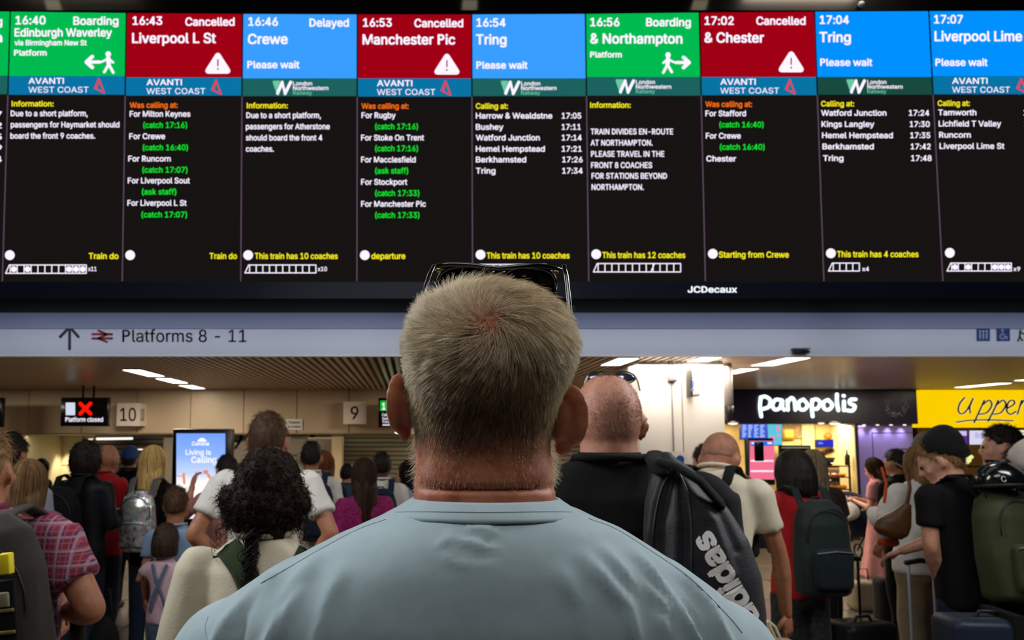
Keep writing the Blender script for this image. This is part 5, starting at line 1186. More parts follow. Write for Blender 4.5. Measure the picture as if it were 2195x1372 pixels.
for hp, kn, an in legs_:
    sg = [ell((an[0], an[1]+.06, .036), (.048, .14, .037), None, 16, 10), ell((an[0], an[1]-.03, .055), (.04, .055, .055), None, 14, 10), rbox(an[0], an[1]+.05, .013, .095, .29, .025, .012)]
    s_ = fuse(sg, .009, 2); s_.transform(Matrix.Translation(-Vector(ROOT))); obj('shoe', s_, mat('shoe_grey', (70, 70, 74), .6), man)

# hair strands
def sample(me, n, mask):
    V, N = mesh_arrays(me); T = []
    me.calc_loop_triangles(); T = np.empty(len(me.loop_triangles)*3, np.int32); me.loop_triangles.foreach_get('vertices', T); T = T.reshape(-1, 3)
    c = V[T].mean(1); w = mask(c); a = np.linalg.norm(np.cross(V[T[:, 1]]-V[T[:, 0]], V[T[:, 2]]-V[T[:, 0]]), axis=1)*w; a /= a.sum()
    i = np.random.choice(len(T), n, p=a); r1 = np.sqrt(np.random.rand(n, 1)); r2 = np.random.rand(n, 1)
    p = V[T[i, 0]]*(1-r1)+V[T[i, 1]]*r1*(1-r2)+V[T[i, 2]]*r1*r2
    return p.astype(float), N[T[i, 0]].astype(float)
z_nape = P(0, 945, D0).z; z_ear = P(0, 850, D0).z
def scalp(c):
    y, z = c[:, 1], c[:, 2]
    hl = np.interp(y, [.70, .76, .80, .835, .85, .88, .91], [P(0, 962, D0).z, P(0, 962, D0).z, P(0, 930, D0).z, P(0, 840, D0).z, P(0, 800, D0).z, P(0, 700, D0).z, P(0, 690, D0).z])
    w = np.clip((z-hl)/.022+.35, 0, 1); return w*(1-.55*np.clip((y-.83)/.04, 0, 1))
NS = 38000
rt, nm = sample(skull, NS, scalp)
X, Yp = proj(rt); vx, vy = X-1048, Yp-692; r = np.hypot(vx, vy)+1e-3
k = .95*np.exp(-(r/150)**1.3)+.10
topf = np.clip((700-Yp)/90, 0, 1)
d2 = np.stack([vx/r-vy/r*k*1.3, vy/r+vx/r*k*1.3], 1)
d2[:, 0] += topf*.8*np.clip((vx+150)/120, -.2, 1)+.15*np.random.randn(NS); d2 += np.random.randn(NS, 2)*(1.3*np.exp(-(r/38)**2))[:, None]; d2[:, 1] += .15*np.random.randn(NS)+.55*np.clip((Yp-790)/90, 0, 1)
d3 = np.stack([d2[:, 0], np.zeros(NS), -d2[:, 1]], 1); d3[:, 1] += np.clip((690-Yp)/60, 0, 1)*.9
d3 -= nm*np.sum(d3*nm, 1)[:, None]; d3 /= (np.linalg.norm(d3, axis=1)[:, None]+1e-6)
clump = pnoise(rt, 210, 5, 4); d3 += (clump*(.35+.35*topf))[:, None]*np.cross(nm, d3)
ln = np.interp(Yp, [590, 690, 760, 830, 880, 930, 975], [.036, .031, .022, .017, .015, .012, .007])*np.random.uniform(.7, 1.15, NS)
side_ = np.clip((np.abs(X-1050)-120)/60, 0, 1); ln = ln*(1-.35*side_); ln *= 1-.15*np.exp(-(r/26)**2)
lift = np.radians(np.interp(Yp, [600, 700, 850, 950], [9, 15, 14, 12]))+np.radians(6)*np.random.randn(NS)+np.radians(16)*side_
dd = d3*np.cos(lift)[:, None]+nm*np.sin(lift)[:, None]
wd = np.where(Yp > 880, .00021, .00025)*np.random.uniform(.7, 1.2, NS)
from mathutils.kdtree import KDTree
ci = np.random.choice(NS, 3400, replace=False); kd = KDTree(len(ci))
for j, i_ in enumerate(ci): kd.insert(Vector(rt[i_]), j)
kd.balance(); near = ci[np.array([kd.find(Vector(p_))[1] for p_ in rt])]
pull = (.55*np.clip((880-Yp)/120, .1, 1)*np.random.uniform(.4, 1.1, NS))[:, None]
tip = (rt+dd*ln[:, None])*(1-pull)+(rt[near]+dd[near]*ln[near][:, None])*pull; dd = tip-rt; ln = np.clip(np.linalg.norm(dd, axis=1), .002, .05)
V, Fq, rnd = strands(rt-nm*.001, dd, ln, wd, grav=.30, seg=4, taper=.25)
dark = np.exp(-((X-1040)/135)**2)*np.clip((Yp-770)/110, 0, 1)  # lower back hair darker: its own brown-grey plus nape shade put into the colour
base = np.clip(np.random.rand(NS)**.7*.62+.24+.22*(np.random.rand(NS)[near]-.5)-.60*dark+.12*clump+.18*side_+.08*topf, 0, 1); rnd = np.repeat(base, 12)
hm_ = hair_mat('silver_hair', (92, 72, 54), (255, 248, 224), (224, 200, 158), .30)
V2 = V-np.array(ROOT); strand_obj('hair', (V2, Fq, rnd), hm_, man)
# undercoat of darker short hair so that the scalp reads through only at the crown
Vs, Ns = mesh_arrays(skull); 
# beard and nape fuzz
def beard(c):
    y, z = c[:, 1], c[:, 2]; return np.where(c[:, 0] < hcx, .35, 1.0)*((y > .825) & (z < P(0, 900, D0).z) & (z > P(0, 1050, D0).z) & (np.abs(c[:, 0]-hcx) > .02) & ~((y > .895) & (z > P(0, 975, D0).z))).astype(float)
rb_, nb = sample(skull, 2600, beard)
db = nb*.8+np.array([0, -.1, -.8])+.25*np.random.randn(2600, 3)
V, Fq, rnd = strands(rb_, db, np.random.uniform(.008, .017, 2600), .00022, seg=4); strand_obj('beard', (V-np.array(ROOT), Fq, rnd*.4+.6), hm_, man)
rb_, nb = sample(skull, 1500, lambda c: ((c[:, 1] < .80) & (c[:, 2] < z_nape+.01) & (c[:, 2] > P(0, 1040, D0).z)).astype(float))
db = nb*.35+np.array([0, 0, -1.0])+.3*np.random.randn(1500, 3)
V, Fq, rnd = strands(rb_, db, np.random.uniform(.002, .006, 1500), .00012, seg=3); strand_obj('nape_hair', (V-np.array(ROOT), Fq, rnd*.4+.4), hm_, man)

# sunglasses pushed up on his head
GD = .853; gl = thing('sunglasses', 'black sunglasses pushed up on top of the grey haired man\'s head', 'sunglasses', P(1070, 572, GD)); GL = gl.location
m_fr = mat('frame_black', (8, 8, 9), .12, coat=.6); m_ln_ = mat('lens_dark', (6, 9, 8), .04, spec=.9, coat=1)
def gp(px, py, dy=0): return np.array(P(px, py, GD))+np.array([0, dy, 0])
def tiltp(p): dz = p[2]-P(0, 568, GD).z; return np.array([p[0], p[1]-dz*.42+.6*(p[0]-hcx)**2*4, p[2]])
def lens_outline(cx, w, s):
    o_ = []
    for a in np.linspace(0, 2*math.pi, 29)[:-1]:
        c, s_ = math.cos(a), math.sin(a); x = cx+w*math.copysign(abs(c)**.7, c); y = 604-34*math.copysign(abs(s_)**.75, s_)+(0 if s_ > 0 else 0); o_.append(tiltp(gp(x, y)))
    return o_
for cx in (1000, 1140):
    o_ = lens_outline(cx, 60, 1); obj('rim', tube(o_+[o_[0]], .0024, 8, cap=False), m_fr, gl, origin=GL)
    c_ = np.mean(o_, 0); V = np.vstack([o_, [c_+[0, -.003, 0]], [c_+[0, .0, 0]]]); n_ = len(o_)
    F2 = [(n_, i, (i+1) % n_) for i in range(n_)]+[(n_+1, (i+1) % n_, i) for i in range(n_)]; obj('lens', (V, F2), m_ln_, gl, origin=GL)
obj('brow_bar', tube([tiltp(gp(x, y)) for x, y in sp([(930, 570), (960, 566), (1010, 569), (1066, 575), (1120, 569), (1170, 566), (1209, 570)], 4)], .0032, 8), m_fr, gl, origin=GL)
obj('bridge', tube([tiltp(gp(x, y)) for x, y in sp([(1052, 590), (1070, 583), (1088, 590)], 4)], .003, 8), m_fr, gl, origin=GL)
for pts, D_ in (([(930, 570, .850), (921, 588, .84), (910, 622, .825), (899, 664, .810), (893, 700, .80)], 0), ([(1209, 570, .850), (1214, 592, .84), (1219, 640, .822), (1223, 690, .806), (1224, 716, .80)], 0)):
    obj('temple', tube([P(a, b, c) for a, b, c in pts], .0030, 8, flat=.6), m_fr, gl, origin=GL)
for x in (940, 1196): obj('hinge', ell(tiltp(gp(x, 577, -.003)), (.004, .002, .003)), mat('hinge_gold', (150, 130, 90), .3, metal=.9), gl, origin=GL)

# ---------------------------------------------------------------- material shorthands
BLACK = cloth('black_cloth', (12, 12, 13), sheen=.02); NAVY = cloth('navy_cloth', (26, 32, 48)); JEAN = cloth('dark_jeans', (26, 34, 54), (34, 44, 66), vs=60)
CREAM = cloth('cream_cotton', (214, 204, 180), var=.05); WHITE = cloth('white_cotton', (222, 218, 210)); RED = cloth('red_cotton', (176, 28, 36)); PINKD = cloth('pink_dress', (204, 138, 136))
SKY = cloth('sky_cotton', (138, 166, 200)); ROSE = cloth('rose_cotton', (206, 172, 186)); DENIM = cloth('washed_denim', (96, 116, 140), (76, 94, 120), vs=70); KHAKI = cloth('khaki_twill', (126, 110, 84)); GREY = cloth('grey_cotton', (96, 94, 92)); LGREY = cloth('light_grey_cotton', (150, 154, 166))
MAG = cloth('magenta_print', (150, 28, 92), (96, 16, 70), vs=60); OLIVE = cloth('olive_nylon', (56, 60, 34), rough=.6); DGREEN = cloth('dark_green_nylon', (28, 40, 36), rough=.6); CHAR = cloth('charcoal_nylon', (30, 30, 33), (44, 44, 50), rough=.5, vs=6)
FLOR = cloth('pink_floral', (196, 66, 104), (232, 150, 170), vs=16); DOTS = cloth('dotted_dark', (34, 34, 36), (54, 54, 56), vs=40)
H_BR = m_hair('hair_brown', (58, 40, 26), (86, 60, 40)); H_LB = m_hair('hair_light_brown', (110, 82, 50), (146, 112, 74)); H_BL = m_hair('hair_blonde', (190, 150, 84), (226, 192, 128)); H_DK = m_hair('hair_dark', (20, 15, 13), (36, 27, 22)); H_DB = m_hair('hair_dark_brown', (40, 26, 18), (60, 40, 28)); H_GN = m_hair('hair_ginger', (86, 46, 26), (120, 70, 40))
H_STUB = mat('stubble_brown', (176, 118, 88), .6, color2=(142, 98, 76), vscale=26, bump=.4, bscale=600)
def plaid():
    m = bpy.data.materials.new('plaid_cotton'); m.use_nodes = True; nt = m.node_tree; b = nt.nodes['Principled BSDF']; b.inputs['Roughness'].default_value = .9
    tc = nt.nodes.new('ShaderNodeTexCoord'); last = None
    base = nt.nodes.new('ShaderNodeRGB'); base.outputs[0].default_value = lin((120, 40, 56)); last = base.outputs[0]
    for ax, per, th, c in (('X', 60, .55, (40, 52, 92)), ('Z', 60, .55, (40, 52, 92)), ('X', 60, .93, (176, 150, 160)), ('Z', 60, .93, (176, 150, 160)), ('X', 140, .9, (190, 80, 96)), ('Z', 140, .9, (190, 80, 96))):
        w_ = nt.nodes.new('ShaderNodeTexWave'); w_.bands_direction = ax; w_.inputs['Scale'].default_value = per/7.; w_.inputs['Distortion'].default_value = .6; w_.inputs['Detail Scale'].default_value = .4
        nt.links.new(tc.outputs['Object'], w_.inputs['Vector']); mt = nt.nodes.new('ShaderNodeMath'); mt.operation = 'GREATER_THAN'; mt.inputs[1].default_value = th; nt.links.new(w_.outputs['Fac'], mt.inputs[0])
        ml = nt.nodes.new('ShaderNodeMath'); ml.operation = 'MULTIPLY'; ml.inputs[1].default_value = .6; nt.links.new(mt.outputs[0], ml.inputs[0])
        mx = nt.nodes.new('ShaderNodeMixRGB'); nt.links.new(ml.outputs[0], mx.inputs[0]); nt.links.new(last, mx.inputs[1]); mx.inputs[2].default_value = lin(c); last = mx.outputs[0]
    nt.links.new(last, b.inputs['Base Color']); return m
PLAID = plaid()
def silver_():
    m = mat('silver_holographic', (150, 140, 160), .25, metal=.6, spec=.8); nt = m.node_tree; b = nt.nodes['Principled BSDF']; v = nt.nodes.new('ShaderNodeTexVoronoi'); v.inputs['Scale'].default_value = 42; tc = nt.nodes.new('ShaderNodeTexCoord')
    nt.links.new(tc.outputs['Object'], v.inputs['Vector']); hs = nt.nodes.new('ShaderNodeHueSaturation'); hs.inputs['Saturation'].default_value = .28; hs.inputs['Value'].default_value = .9; nt.links.new(v.outputs['Color'], hs.inputs['Color']); nt.links.new(hs.outputs[0], b.inputs['Base Color']); return m
SILVER = silver_()

# ---------------------------------------------------------------- curly haired woman
t, I = person('woman with dark curly pinned up hair in cream blouse with green straps', 572, 2.0, 968, sex='f', skin='pink', build=1.08, sleeve='puff', top_m=CREAM, bot_m=JEAN, hair='none', hairtop=.0, vox=.009, nod=12, raise_=.035)
H_DK2 = mat('hair_espresso', (24, 14, 10), .65, color2=(44, 28, 19), vscale=60, bump=.5, bscale=110, spec=.15); M = I['HM']; hc, hr, es = I['hc'], I['hr'], I['es']
me = fuse([ell(hc+[0, -.012, .018], (.090, .108, .118), None, 28, 18), ell(hc+[0, -.040, -.03], (.106, .080, .088), None, 24, 16), ell(hc+[.010, -.055, -.085], (.055, .045, .045), None, 18, 12), ell(hc+[-.070, -.045, -.01], (.046, .05, .05)), ell(hc+[.074, -.045, -.015], (.046, .045, .05))], .0055, 2); V, N = mesh_arrays(me)
set_co(me, V+N*(.006*pnoise(V, 75, 2)+.004*pnoise(V, 150, 4)+.003*pnoise(V, 260, 1))[:, None]); hk = bpy.data.meshes.new_from_object(bpy.data.objects.new('x', me)); obj('hair_knot', xf_me(me, M), H_DK2, t)
rt, nrm = sample(hk, 2600, lambda c: ((c[:, 1] < hc[1]+.05) & (c[:, 2] > hc[2]-.085)).astype(float)); n = len(rt)
sw_ = np.cross(nrm, np.array([0, 1.0, .2])); dr = sw_*np.sign(rt[:, :1]+1e-3)*.3+np.array([0, 0, -.7])+nrm*.10+.55*np.random.randn(n, 3); dr -= nrm*np.sum(dr*nrm, 1)[:, None]*.8
V, Fq, rnd = strands(rt-nrm*.002, dr, np.random.uniform(.02, .042, n), .0011, grav=.3, curl=.0045, seg=10, taper=.5, curlfreq=1.3); strand_obj('curls', (xf((V, 0), M)[0], Fq, rnd), hair_from(H_DK2), t)
n = 46; rt = hc+np.stack([np.random.normal(-.016, .009, n), np.full(n, -.10)+np.random.normal(0, .006, n), np.random.normal(-.085, .012, n)], 1)
V, Fq, rnd = strands(rt, np.tile([0.02, -.15, -1.0], (n, 1))+.06*np.random.randn(n, 3), np.random.uniform(.12, .19, n), .0020, grav=1, curl=.009, seg=22, curlfreq=3.2); strand_obj('loose_ringlet', (xf((V, 0), M)[0], Fq, rnd), hair_from(H_DK), t)
n = 60; sg = np.sign(np.random.randn(n)); rt = hc+np.stack([sg*np.random.normal(.088, .008, n), np.random.normal(-.02, .03, n), np.random.normal(-.02, .03, n)], 1)
V, Fq, rnd = strands(rt, np.stack([sg*.5, -.2+0*sg, -1+0*sg], 1)+.3*np.random.randn(n, 3), np.random.uniform(.05, .10, n), .0012, grav=1, curl=.007, seg=16, curlfreq=2.2); strand_obj('side_curls', (xf((V, 0), M)[0], Fq, rnd), hair_from(H_DK2), t)
o = obj('headband', tube([ap(M, hc+np.array([math.cos(a)*.096, -.005, .016+math.sin(a)*.122])) for a in np.linspace(.5, 2.64, 15)], .0030, 6), mat('headband_shine', (70, 56, 50), .2, coat=1), t)
bp_ = backpack('backpack', 'backpack with wide green straps worn low by the curly haired woman', t, I, OLIVE, (.30, .15, .42), z=1.04, x=0, straps=(), strap_m=OLIVE)
bmat = np.array(Matrix.LocRotScale(bp_.location, bp_.rotation_euler, None)); inv = np.linalg.inv(bmat)
SW = cloth('strap_green', (44, 58, 30))
tw = place_geo(t); tb = [c for c in t.children if c.name.startswith('top')][0].data
tbv = BVHTree.FromPolygons([Matrix(tw.tolist()) @ v.co for v in tb.vertices], [tuple(p.vertices) for p in tb.polygons])
def strap_on(bvh, pts, half, m, parent, inv, name='strap', D_=1.6, lift=.006):
    q = sp(pts, 6); V = []; Fc = []
    for i, p_ in enumerate(q):
        a = q[max(0, i-1)]; b = q[min(len(q)-1, i+1)]; d = np.array(b)-np.array(a); d /= np.linalg.norm(d); nn = np.array([-d[1], d[0]])
        for k_, of in enumerate((-half, 0, half)):
            w_ = cast(bvh, p_[0]+nn[0]*of, p_[1]+nn[1]*of, lift)
            if w_ is None: w_ = Vector(V[-1]) if V else P(p_[0], p_[1], D_)
            V.append(tuple(w_))
    for i in range(len(q)-1):
        for k_ in range(2): a = i*3+k_; Fc.append((a, a+1, a+4, a+3))
    V = np.array(V); V = V@inv[:3, :3].T+inv[:3, 3]; o = obj(name, (V, Fc), m, parent); md = o.modifiers.new('s', 'SOLIDIFY'); md.thickness = .006; md.offset = 0; return o
strap_on(tbv, [(452, 1168), (478, 1166), (508, 1200), (530, 1240), (545, 1290), (556, 1360)], 27, SW, bp_, inv)
strap_on(tbv, [(690, 1172), (668, 1176), (655, 1200), (640, 1240), (630, 1290), (620, 1360)], 25, SW, bp_, inv)

# ---------------------------------------------------------------- bald man in black polo
t, I = person('bald man in black polo shirt, clear sunglasses on his shaved head', 1300, 1.95, 802, skin='pink', build=1.22, sleeve='short', top_m=BLACK, bot_m=BLACK, hair='buzz', hair_m=H_STUB, hairtop=.0, vox=.008, rz=-4, raise_=.06, headk=1.0)
M = place_geo(t)@I['U']; z = I['shz']; s = I['s']
obj('polo_collar', xf(loft([(0, -.012, z+.035, .098, .09, 2.1), (0, -.012, z+.075, .082, .078, 2.1), (0, -.012, z+.083, .078, .074, 2.1), (0, -.012, z+.06, .068, .066, 2.1)], 36), I['U']), BLACK, t)
gc = P(1311, 803, 1.98); gl = thing('sunglasses', 'pale reflective sunglasses resting on the bald man\'s head', 'sunglasses', gc)
for sx in (-1, 1):
    V, Fc = ell((sx*.033, 0, -.008), (.029, .004, .014), RX(-25)[:3, :3], 18, 10); obj('lens', (V, Fc), mat('lens_mirror', (150, 160, 190), .08, metal=.9), gl)
    obj('rim', tube([(sx*.033+.03*math.cos(a), .004*math.sin(a), -.008+.016*math.sin(a)) for a in np.linspace(0, 6.283, 19)], .002, 6, cap=False), M_gloss, gl)
    obj('temple', tube([(sx*.064, 0, -.006), (sx*.070, .0, -.02), (sx*.074, -.0, -.042)], .0028, 6), mat('temple_pale', (220, 216, 206), .4), gl)
obj('bridge', tube([(-.008, 0, -.004), (0, 0, 0), (.008, 0, -.004)], .002, 6), M_gloss, gl)
# grey sports bag on his shoulder
bc = P(1480, 1180, 1.72); bag = thing('gym_bag', 'soft grey sports bag with white adidas lettering slung over the bald man\'s shoulder', 'bag', bc)
cl_ = [(1428, 985, 20), (1437, 1015, 46), (1452, 1060, 72), (1472, 1120, 94), (1498, 1190, 108), (1528, 1265, 104), (1552, 1335, 88), (1570, 1400, 70), (1582, 1440, 40)]
gg = tube([P(a, b, 1.76-.0002*(b-985)) for a, b, r_ in cl_], [r_*1.74/F for a, b, r_ in cl_], 32, flat=.55)
me = fuse([gg], .006, 3); V, N = mesh_arrays(me); X, Yp = proj(V); h = np.zeros(len(V))
for pts, wd_, am in [([(1425, 1010), (1400, 1080), (1385, 1200)], 9, 6), ([(1440, 1030), (1420, 1120), (1424, 1240)], 10, -9), ([(1455, 1040), (1470, 1120), (1470, 1250)], 8, -8), ([(1450, 1020), (1452, 1100), (1448, 1200)], 9, 6), ([(1470, 1040), (1530, 1120), (1570, 1230)], 10, 6), ([(1500, 1040), (1540, 1090), (1580, 1180)], 9, -5)]:
    d, tt_ = segd(X, Yp, pts); h += am*.001*np.exp(-(d/wd_)**2)
set_co(me, V+N*(h+.002*pnoise(V, 30, 2))[:, None]); BB = bvh_of(me); me.transform(Matrix.Translation(-bc)); obj('body', me, CHAR, bag)
ang = (-.50, -.866); up_ = (-.866, .50)
def bagfn(px, py):
    a, b = px, -py; X = 1629+ang[0]*a+up_[0]*b; Y = 1324+ang[1]*a+up_[1]*b; return cast(BB, X, Y, .003, P(X, Y, 1.66))
fl_ = Flat(bagfn); V, Fc, w_ = text2d('adidas', .05, 4); sx = 218/w_
obj('lettering', (np.array([tuple(bagfn(a*sx, -b*48)) for a, b in V]), Fc), mat('print_white', (252, 250, 248), .5), bag, smooth=False, origin=bc)
obj('shoulder_strap', tube([P(1415, 1010, 1.73), P(1402, 985, 1.80), P(1405, 972, 1.90), P(1418, 985, 1.98), P(1425, 1040, 2.02)], .022, 10, flat=.4), BLACK, bag, origin=bc)
obj('shoulder_strap', tube([P(1420, 990, 1.74), P(1450, 1000, 1.70), P(1500, 1030, 1.68), P(1545, 1080, 1.70)], .016, 10, flat=.5), BLACK, bag, origin=bc)
seamb = [P(0, 0, 1)]
for pts in ([(1440, 1000), (1415, 1060), (1400, 1150), (1400, 1260)], [(1448, 1000), (1476, 1070), (1484, 1180), (1478, 1300)]):
    w_ = [cast(BB, *q, .001) for q in sp(pts, 6)]; w_ = [tuple(q) for q in w_ if q is not None]
    obj('zip', tube(w_, .0035, 6), M_dark, bag, origin=bc)

# ---------------------------------------------------------------- right side crowd
t, I = person('shaven headed man in cream t-shirt stooping to look down, paper bag in hand', 1556, 3.6, 926, headk=1.08, raise_=.06, rz=-38, skin='tan', lean=16, nod=26, sleeve='short', top_m=CREAM, bot_m=NAVY, hair='buzz', hair_m=H_STUB, hairtop=0, arms=('hold', ((.07, .06, -.29), (.08, .10, -.56))), height=1.84, dx=-.10)
backpack('backpack', 'black backpack worn by the stooping man in cream', t, I, BLACK, (.28, .14, .42))
q = P(1640, 1335, 3.45); b = thing('paper_bag', 'pale paper carrier bag held by the stooping man in cream', 'bag', (q.x, 3.45, q.z-.34))
obj('body', rbox(0, 0, .13, .26, .12, .26, .008), mat('kraft', (150, 130, 92), .8, bump=.1), b); 
for y in (-.03, .03): obj('handle', tube([(-.06, y, .26), (-.03, y, .33), (0, y, .355), (.03, y, .33), (.06, y, .26)], .006, 6), mat('kraft_handle', (206, 192, 164), .8), b)
t, I = person('woman with dark bob and red t-shirt raising a phone', 1702, 4.6, 966, headk=1.17, raise_=.05, sex='f', rz=6, skin='olive', sleeve='short', top_m=RED, bottom='wide', bot_m=DOTS, hair='bob', hair_m=H_DK, arms=(((.18, .02, -.12), (.22, .20, .14)), ((.06, .20, -.2), (-.30, .26, .10))), build=1.05)
backpack('backpack', 'large dark green backpack on the woman in red', t, I, DGREEN, (.31, .19, .54), m2=cloth('teal_nylon', (20, 32, 36), rough=.6))
q = P(1627, 968, 4.35); ph_ = thing('phone', 'black phone held up in front of the kiosk screen', 'phone', q, math.radians(10)); obj('body', rbox(0, 0, 0, .058, .010, .11, .006), M_gloss, ph_); obj('camera_lens', ell((-.015, -.006, .035), (.008, .002, .008), None, 10, 6), M_dark, ph_)
t, I = person('greying blonde woman in dark patterned top, half hidden behind the bob haired woman', 1742, 5.5, 966, sex='f', skin='fair', rz=-10, top_m=cloth('dark_pattern', (30, 26, 28), (66, 44, 40), vs=40), bot_m=BLACK, hair='long', hair_m=m_hair('hair_ash', (116, 98, 76), (156, 138, 112)), long_len=.26)
t, I = person('dark haired person just visible behind the stooping man', 1512, 5.4, 952, sex='m', top_m=GREY, bot_m=NAVY, hair='short', hair_m=H_DB)
t, I = person('young woman in long pink dress and white trainers', 1880, 8.2, 980, sex='f', rz=35, skin='fair', nod=20, top_m=PINKD, bottom='dress', bot_m=PINKD, shoe=(230, 226, 220), hair='long', hair_m=H_DB, arms=('front', 'front'), long_len=.34, vox=.014)
q = ap(place_geo(t)@I['HM'], I['hc']+[.03, -I['hr'][1]*1.12, .02]); hcq = thing('hair_clip', 'small white clip in the pink dressed woman\'s hair', 'hair clip', q); obj('clip', ell((0, 0, 0), (.03, .012, .02), None, 12, 8), mat('clip_white', (240, 236, 226), .4), hcq); obj('pin', tube([(-.03, .005, 0), (.03, .005, 0)], .004, 6), M_grey, hcq)
t, I = person('person in black with short black hair standing beyond the khaki trousers', 1922, 6.6, 963, rz=20, top_m=BLACK, bot_m=BLACK, hair='short', skin='tan')
t, I = person('blonde woman in loose white shirt and wide khaki trousers', 1962, 5.4, 958, sex='f', rz=12, skin='fair', side=2, sleeve='puff', top_m=WHITE, bottom='wide', bot_m=KHAKI, hair='long', hair_m=H_LB, build=1.18, arms=(((.10, .06, -.22), (.0, .26, -.16)), 'front'), long_len=.20, hips=1.1)
q = P(1917, 1125, 5.0); b = thing('hobo_bag', 'brown leather shoulder bag hanging at the white shirted woman\'s back', 'bag', q)
V, Fc = loft([(-.02, 0, -.12, .10, .05, 2.4), (-.02, 0, -.07, .155, .075, 2.4), (0, 0, .02, .15, .07, 2.3), (.05, 0, .12, .085, .05, 2.2), (.085, 0, .22, .03, .03, 2)], 28); V = V*.72; me = fuse((V, Fc), .009, 2); wrinkle(me, .003, 25, 1); LEA = mat('brown_leather', (104, 66, 36), .45, var=.1, vscale=10, bump=.15, bscale=90)
xf_me(me, RY(14)); obj('body', me, LEA, b); obj('strap', tube([(.09, 0, .13), (.115, .0, .24), (.14, .05, .36), (.12, .14, .40)], .014, 8, flat=.5), LEA, b)
q = P(1893, 1100, 5.1); b = thing('tote_bag', 'white tote with orange straps and orange base beside the brown leather bag', 'bag', q)
obj('body', rbox(.02, 0, -.09, .12, .08, .20, .03), mat('tote_white', (206, 200, 192), .8), b); obj('base', rbox(.02, -.01, -.19, .115, .09, .06, .025), mat('tote_orange', (214, 84, 24), .7), b); obj('strap', tube([(-.02, -.05, .08), (.02, -.02, .2), (.02, .02, .30)], .012, 8, flat=.4), mat('tote_orange', (214, 84, 24), .7), b)
t, I = person('man in grey cap standing behind the youth in the black beanie', 1992, 5.9, 930, rz=60, top_m=GREY, bot_m=NAVY, hair='short', hair_m=H_DB)
M = place_geo(t)@I['HM']
def cap_on(t, I, m, label, beanie=False, brim=True):
    M = place_geo(t)@I['HM']; hc, hr = I['hc'], I['hr']; c = ap(M, hc); b = thing('beanie' if beanie else 'cap', label, 'hat', c); R = M.copy(); R[:3, 3] = 0
    V, Fc = ell((0, 0, 0), (1, 1, 1), None, 32, 20); zl = -.02 if not beanie else (.05+.40*V[:, 1])
    w_ = np.clip((V[:, 2]-zl)/.06+.5, 0, 1); k = 1.0+(.20 if beanie else .17)*w_-.12*(1-w_)
    k = np.where(V[:, 2] > .3, k+(.20 if beanie else .03)*V[:, 2], k); V = V*k[:, None]*np.array(hr)+(np.stack([0*V[:, 0], -.045*np.clip(V[:, 2], 0, 1)**1.5, 0*V[:, 0]], 1) if beanie else 0)+[0, -.006+(-.03 if beanie else 0), .012]
    obj('crown', xf((V, Fc), R), m, b)
    if beanie and brim: obj('cuff', xf(tube([(math.cos(a)*hr[0]*1.10, math.sin(a)*hr[1]*1.10-.030, -.005+.045*math.sin(a)) for a in np.linspace(0, 6.283, 25)], .009, 8, cap=False), R), m, b)
    elif brim:
        obj('brim', xf(ell((0, hr[1]*1.35, .018), (hr[0]*.85, hr[1]*.6, .006), None, 20, 8), R), m, b)
    return b
cap_on(t, I, cloth('cap_grey', (108, 100, 90)), 'grey cap on the man behind the youth in the beanie')
t, I = person('youth in black t-shirt bending over luggage, curly fair hair under a beanie', 2058, 4.1, 952, rz=14, yaw=42, side=2, lean=7, nod=24, skin='fair', top_m=BLACK, bot_m=JEAN, hair='crop', hair_m=H_LB, arms=(((.03, -.02, -.27), (-.10, .05, -.50)), ((-.08, .2, -.25), (-.20, .34, -.34))), height=1.78, dx=.0, vox=.012)
cap_on(t, I, cloth('beanie_black', (14, 13, 13)), 'black beanie on the bending youth', True, False)
M = place_geo(t)@I['HM']; n = 260; th = np.random.uniform(-2.6, 2.6, n)+math.pi; nrm = np.stack([np.sin(th), np.cos(th), np.random.uniform(-.55, -.05, n)], 1); rt = ap_ = I['hc']+nrm*np.array([.076, .098, .09])
V, Fq, rnd = strands(rt, nrm+np.array([0, 0, -.5]), np.random.uniform(.03, .06, n), .0030, grav=.5, curl=.009, seg=9); strand_obj('curls', (xf((V, 0), M)[0], Fq, rnd), hair_from(H_LB), t)
bp_ = backpack('backpack', 'olive green rucksack on the bending youth', t, I, OLIVE, (.33, .22, .56), m2=OLIVE, strap_m=BLACK, x=.02)
M = place_geo(bp_)
q = ap(M, (-.03, -.03, .325)); he = thing('helmet', 'glossy black cycle helmet strapped on top of the olive rucksack', 'helmet', q); he.rotation_euler = bp_.rotation_euler
V, Fc = ell((0, 0, 0), (.125, .105, .10), None, 32, 20); V = V[:]; V[:, 2] = np.where(V[:, 2] < -.03, -.03+(V[:, 2]+.03)*.25, V[:, 2]); obj('shell', (V, Fc), mat('helmet_black', (14, 15, 18), .18, coat=.8), he)
obj('rim', tube([(math.cos(a)*.123, math.sin(a)*.103, -.03) for a in np.linspace(0, 6.283, 33)], .010, 8, cap=False), M_black, he)
for x in (-.06, 0, .06): obj('vent', ell((x, -.03, .092-abs(x)*.35), (.010, .03, .006), None, 12, 8), M_black, he)
obj('strap', tube([(-.11, 0, -.03), (-.09, .02, -.10), (.09, .02, -.10), (.11, 0, -.03)], .006, 6, flat=.4), M_dark, he)
o = obj('logo', tube([(-.09+.014*math.cos(a), -.088, .0+.014*math.sin(a)) for a in np.linspace(.5, 6, 12)], .002, 6), M_white, he)
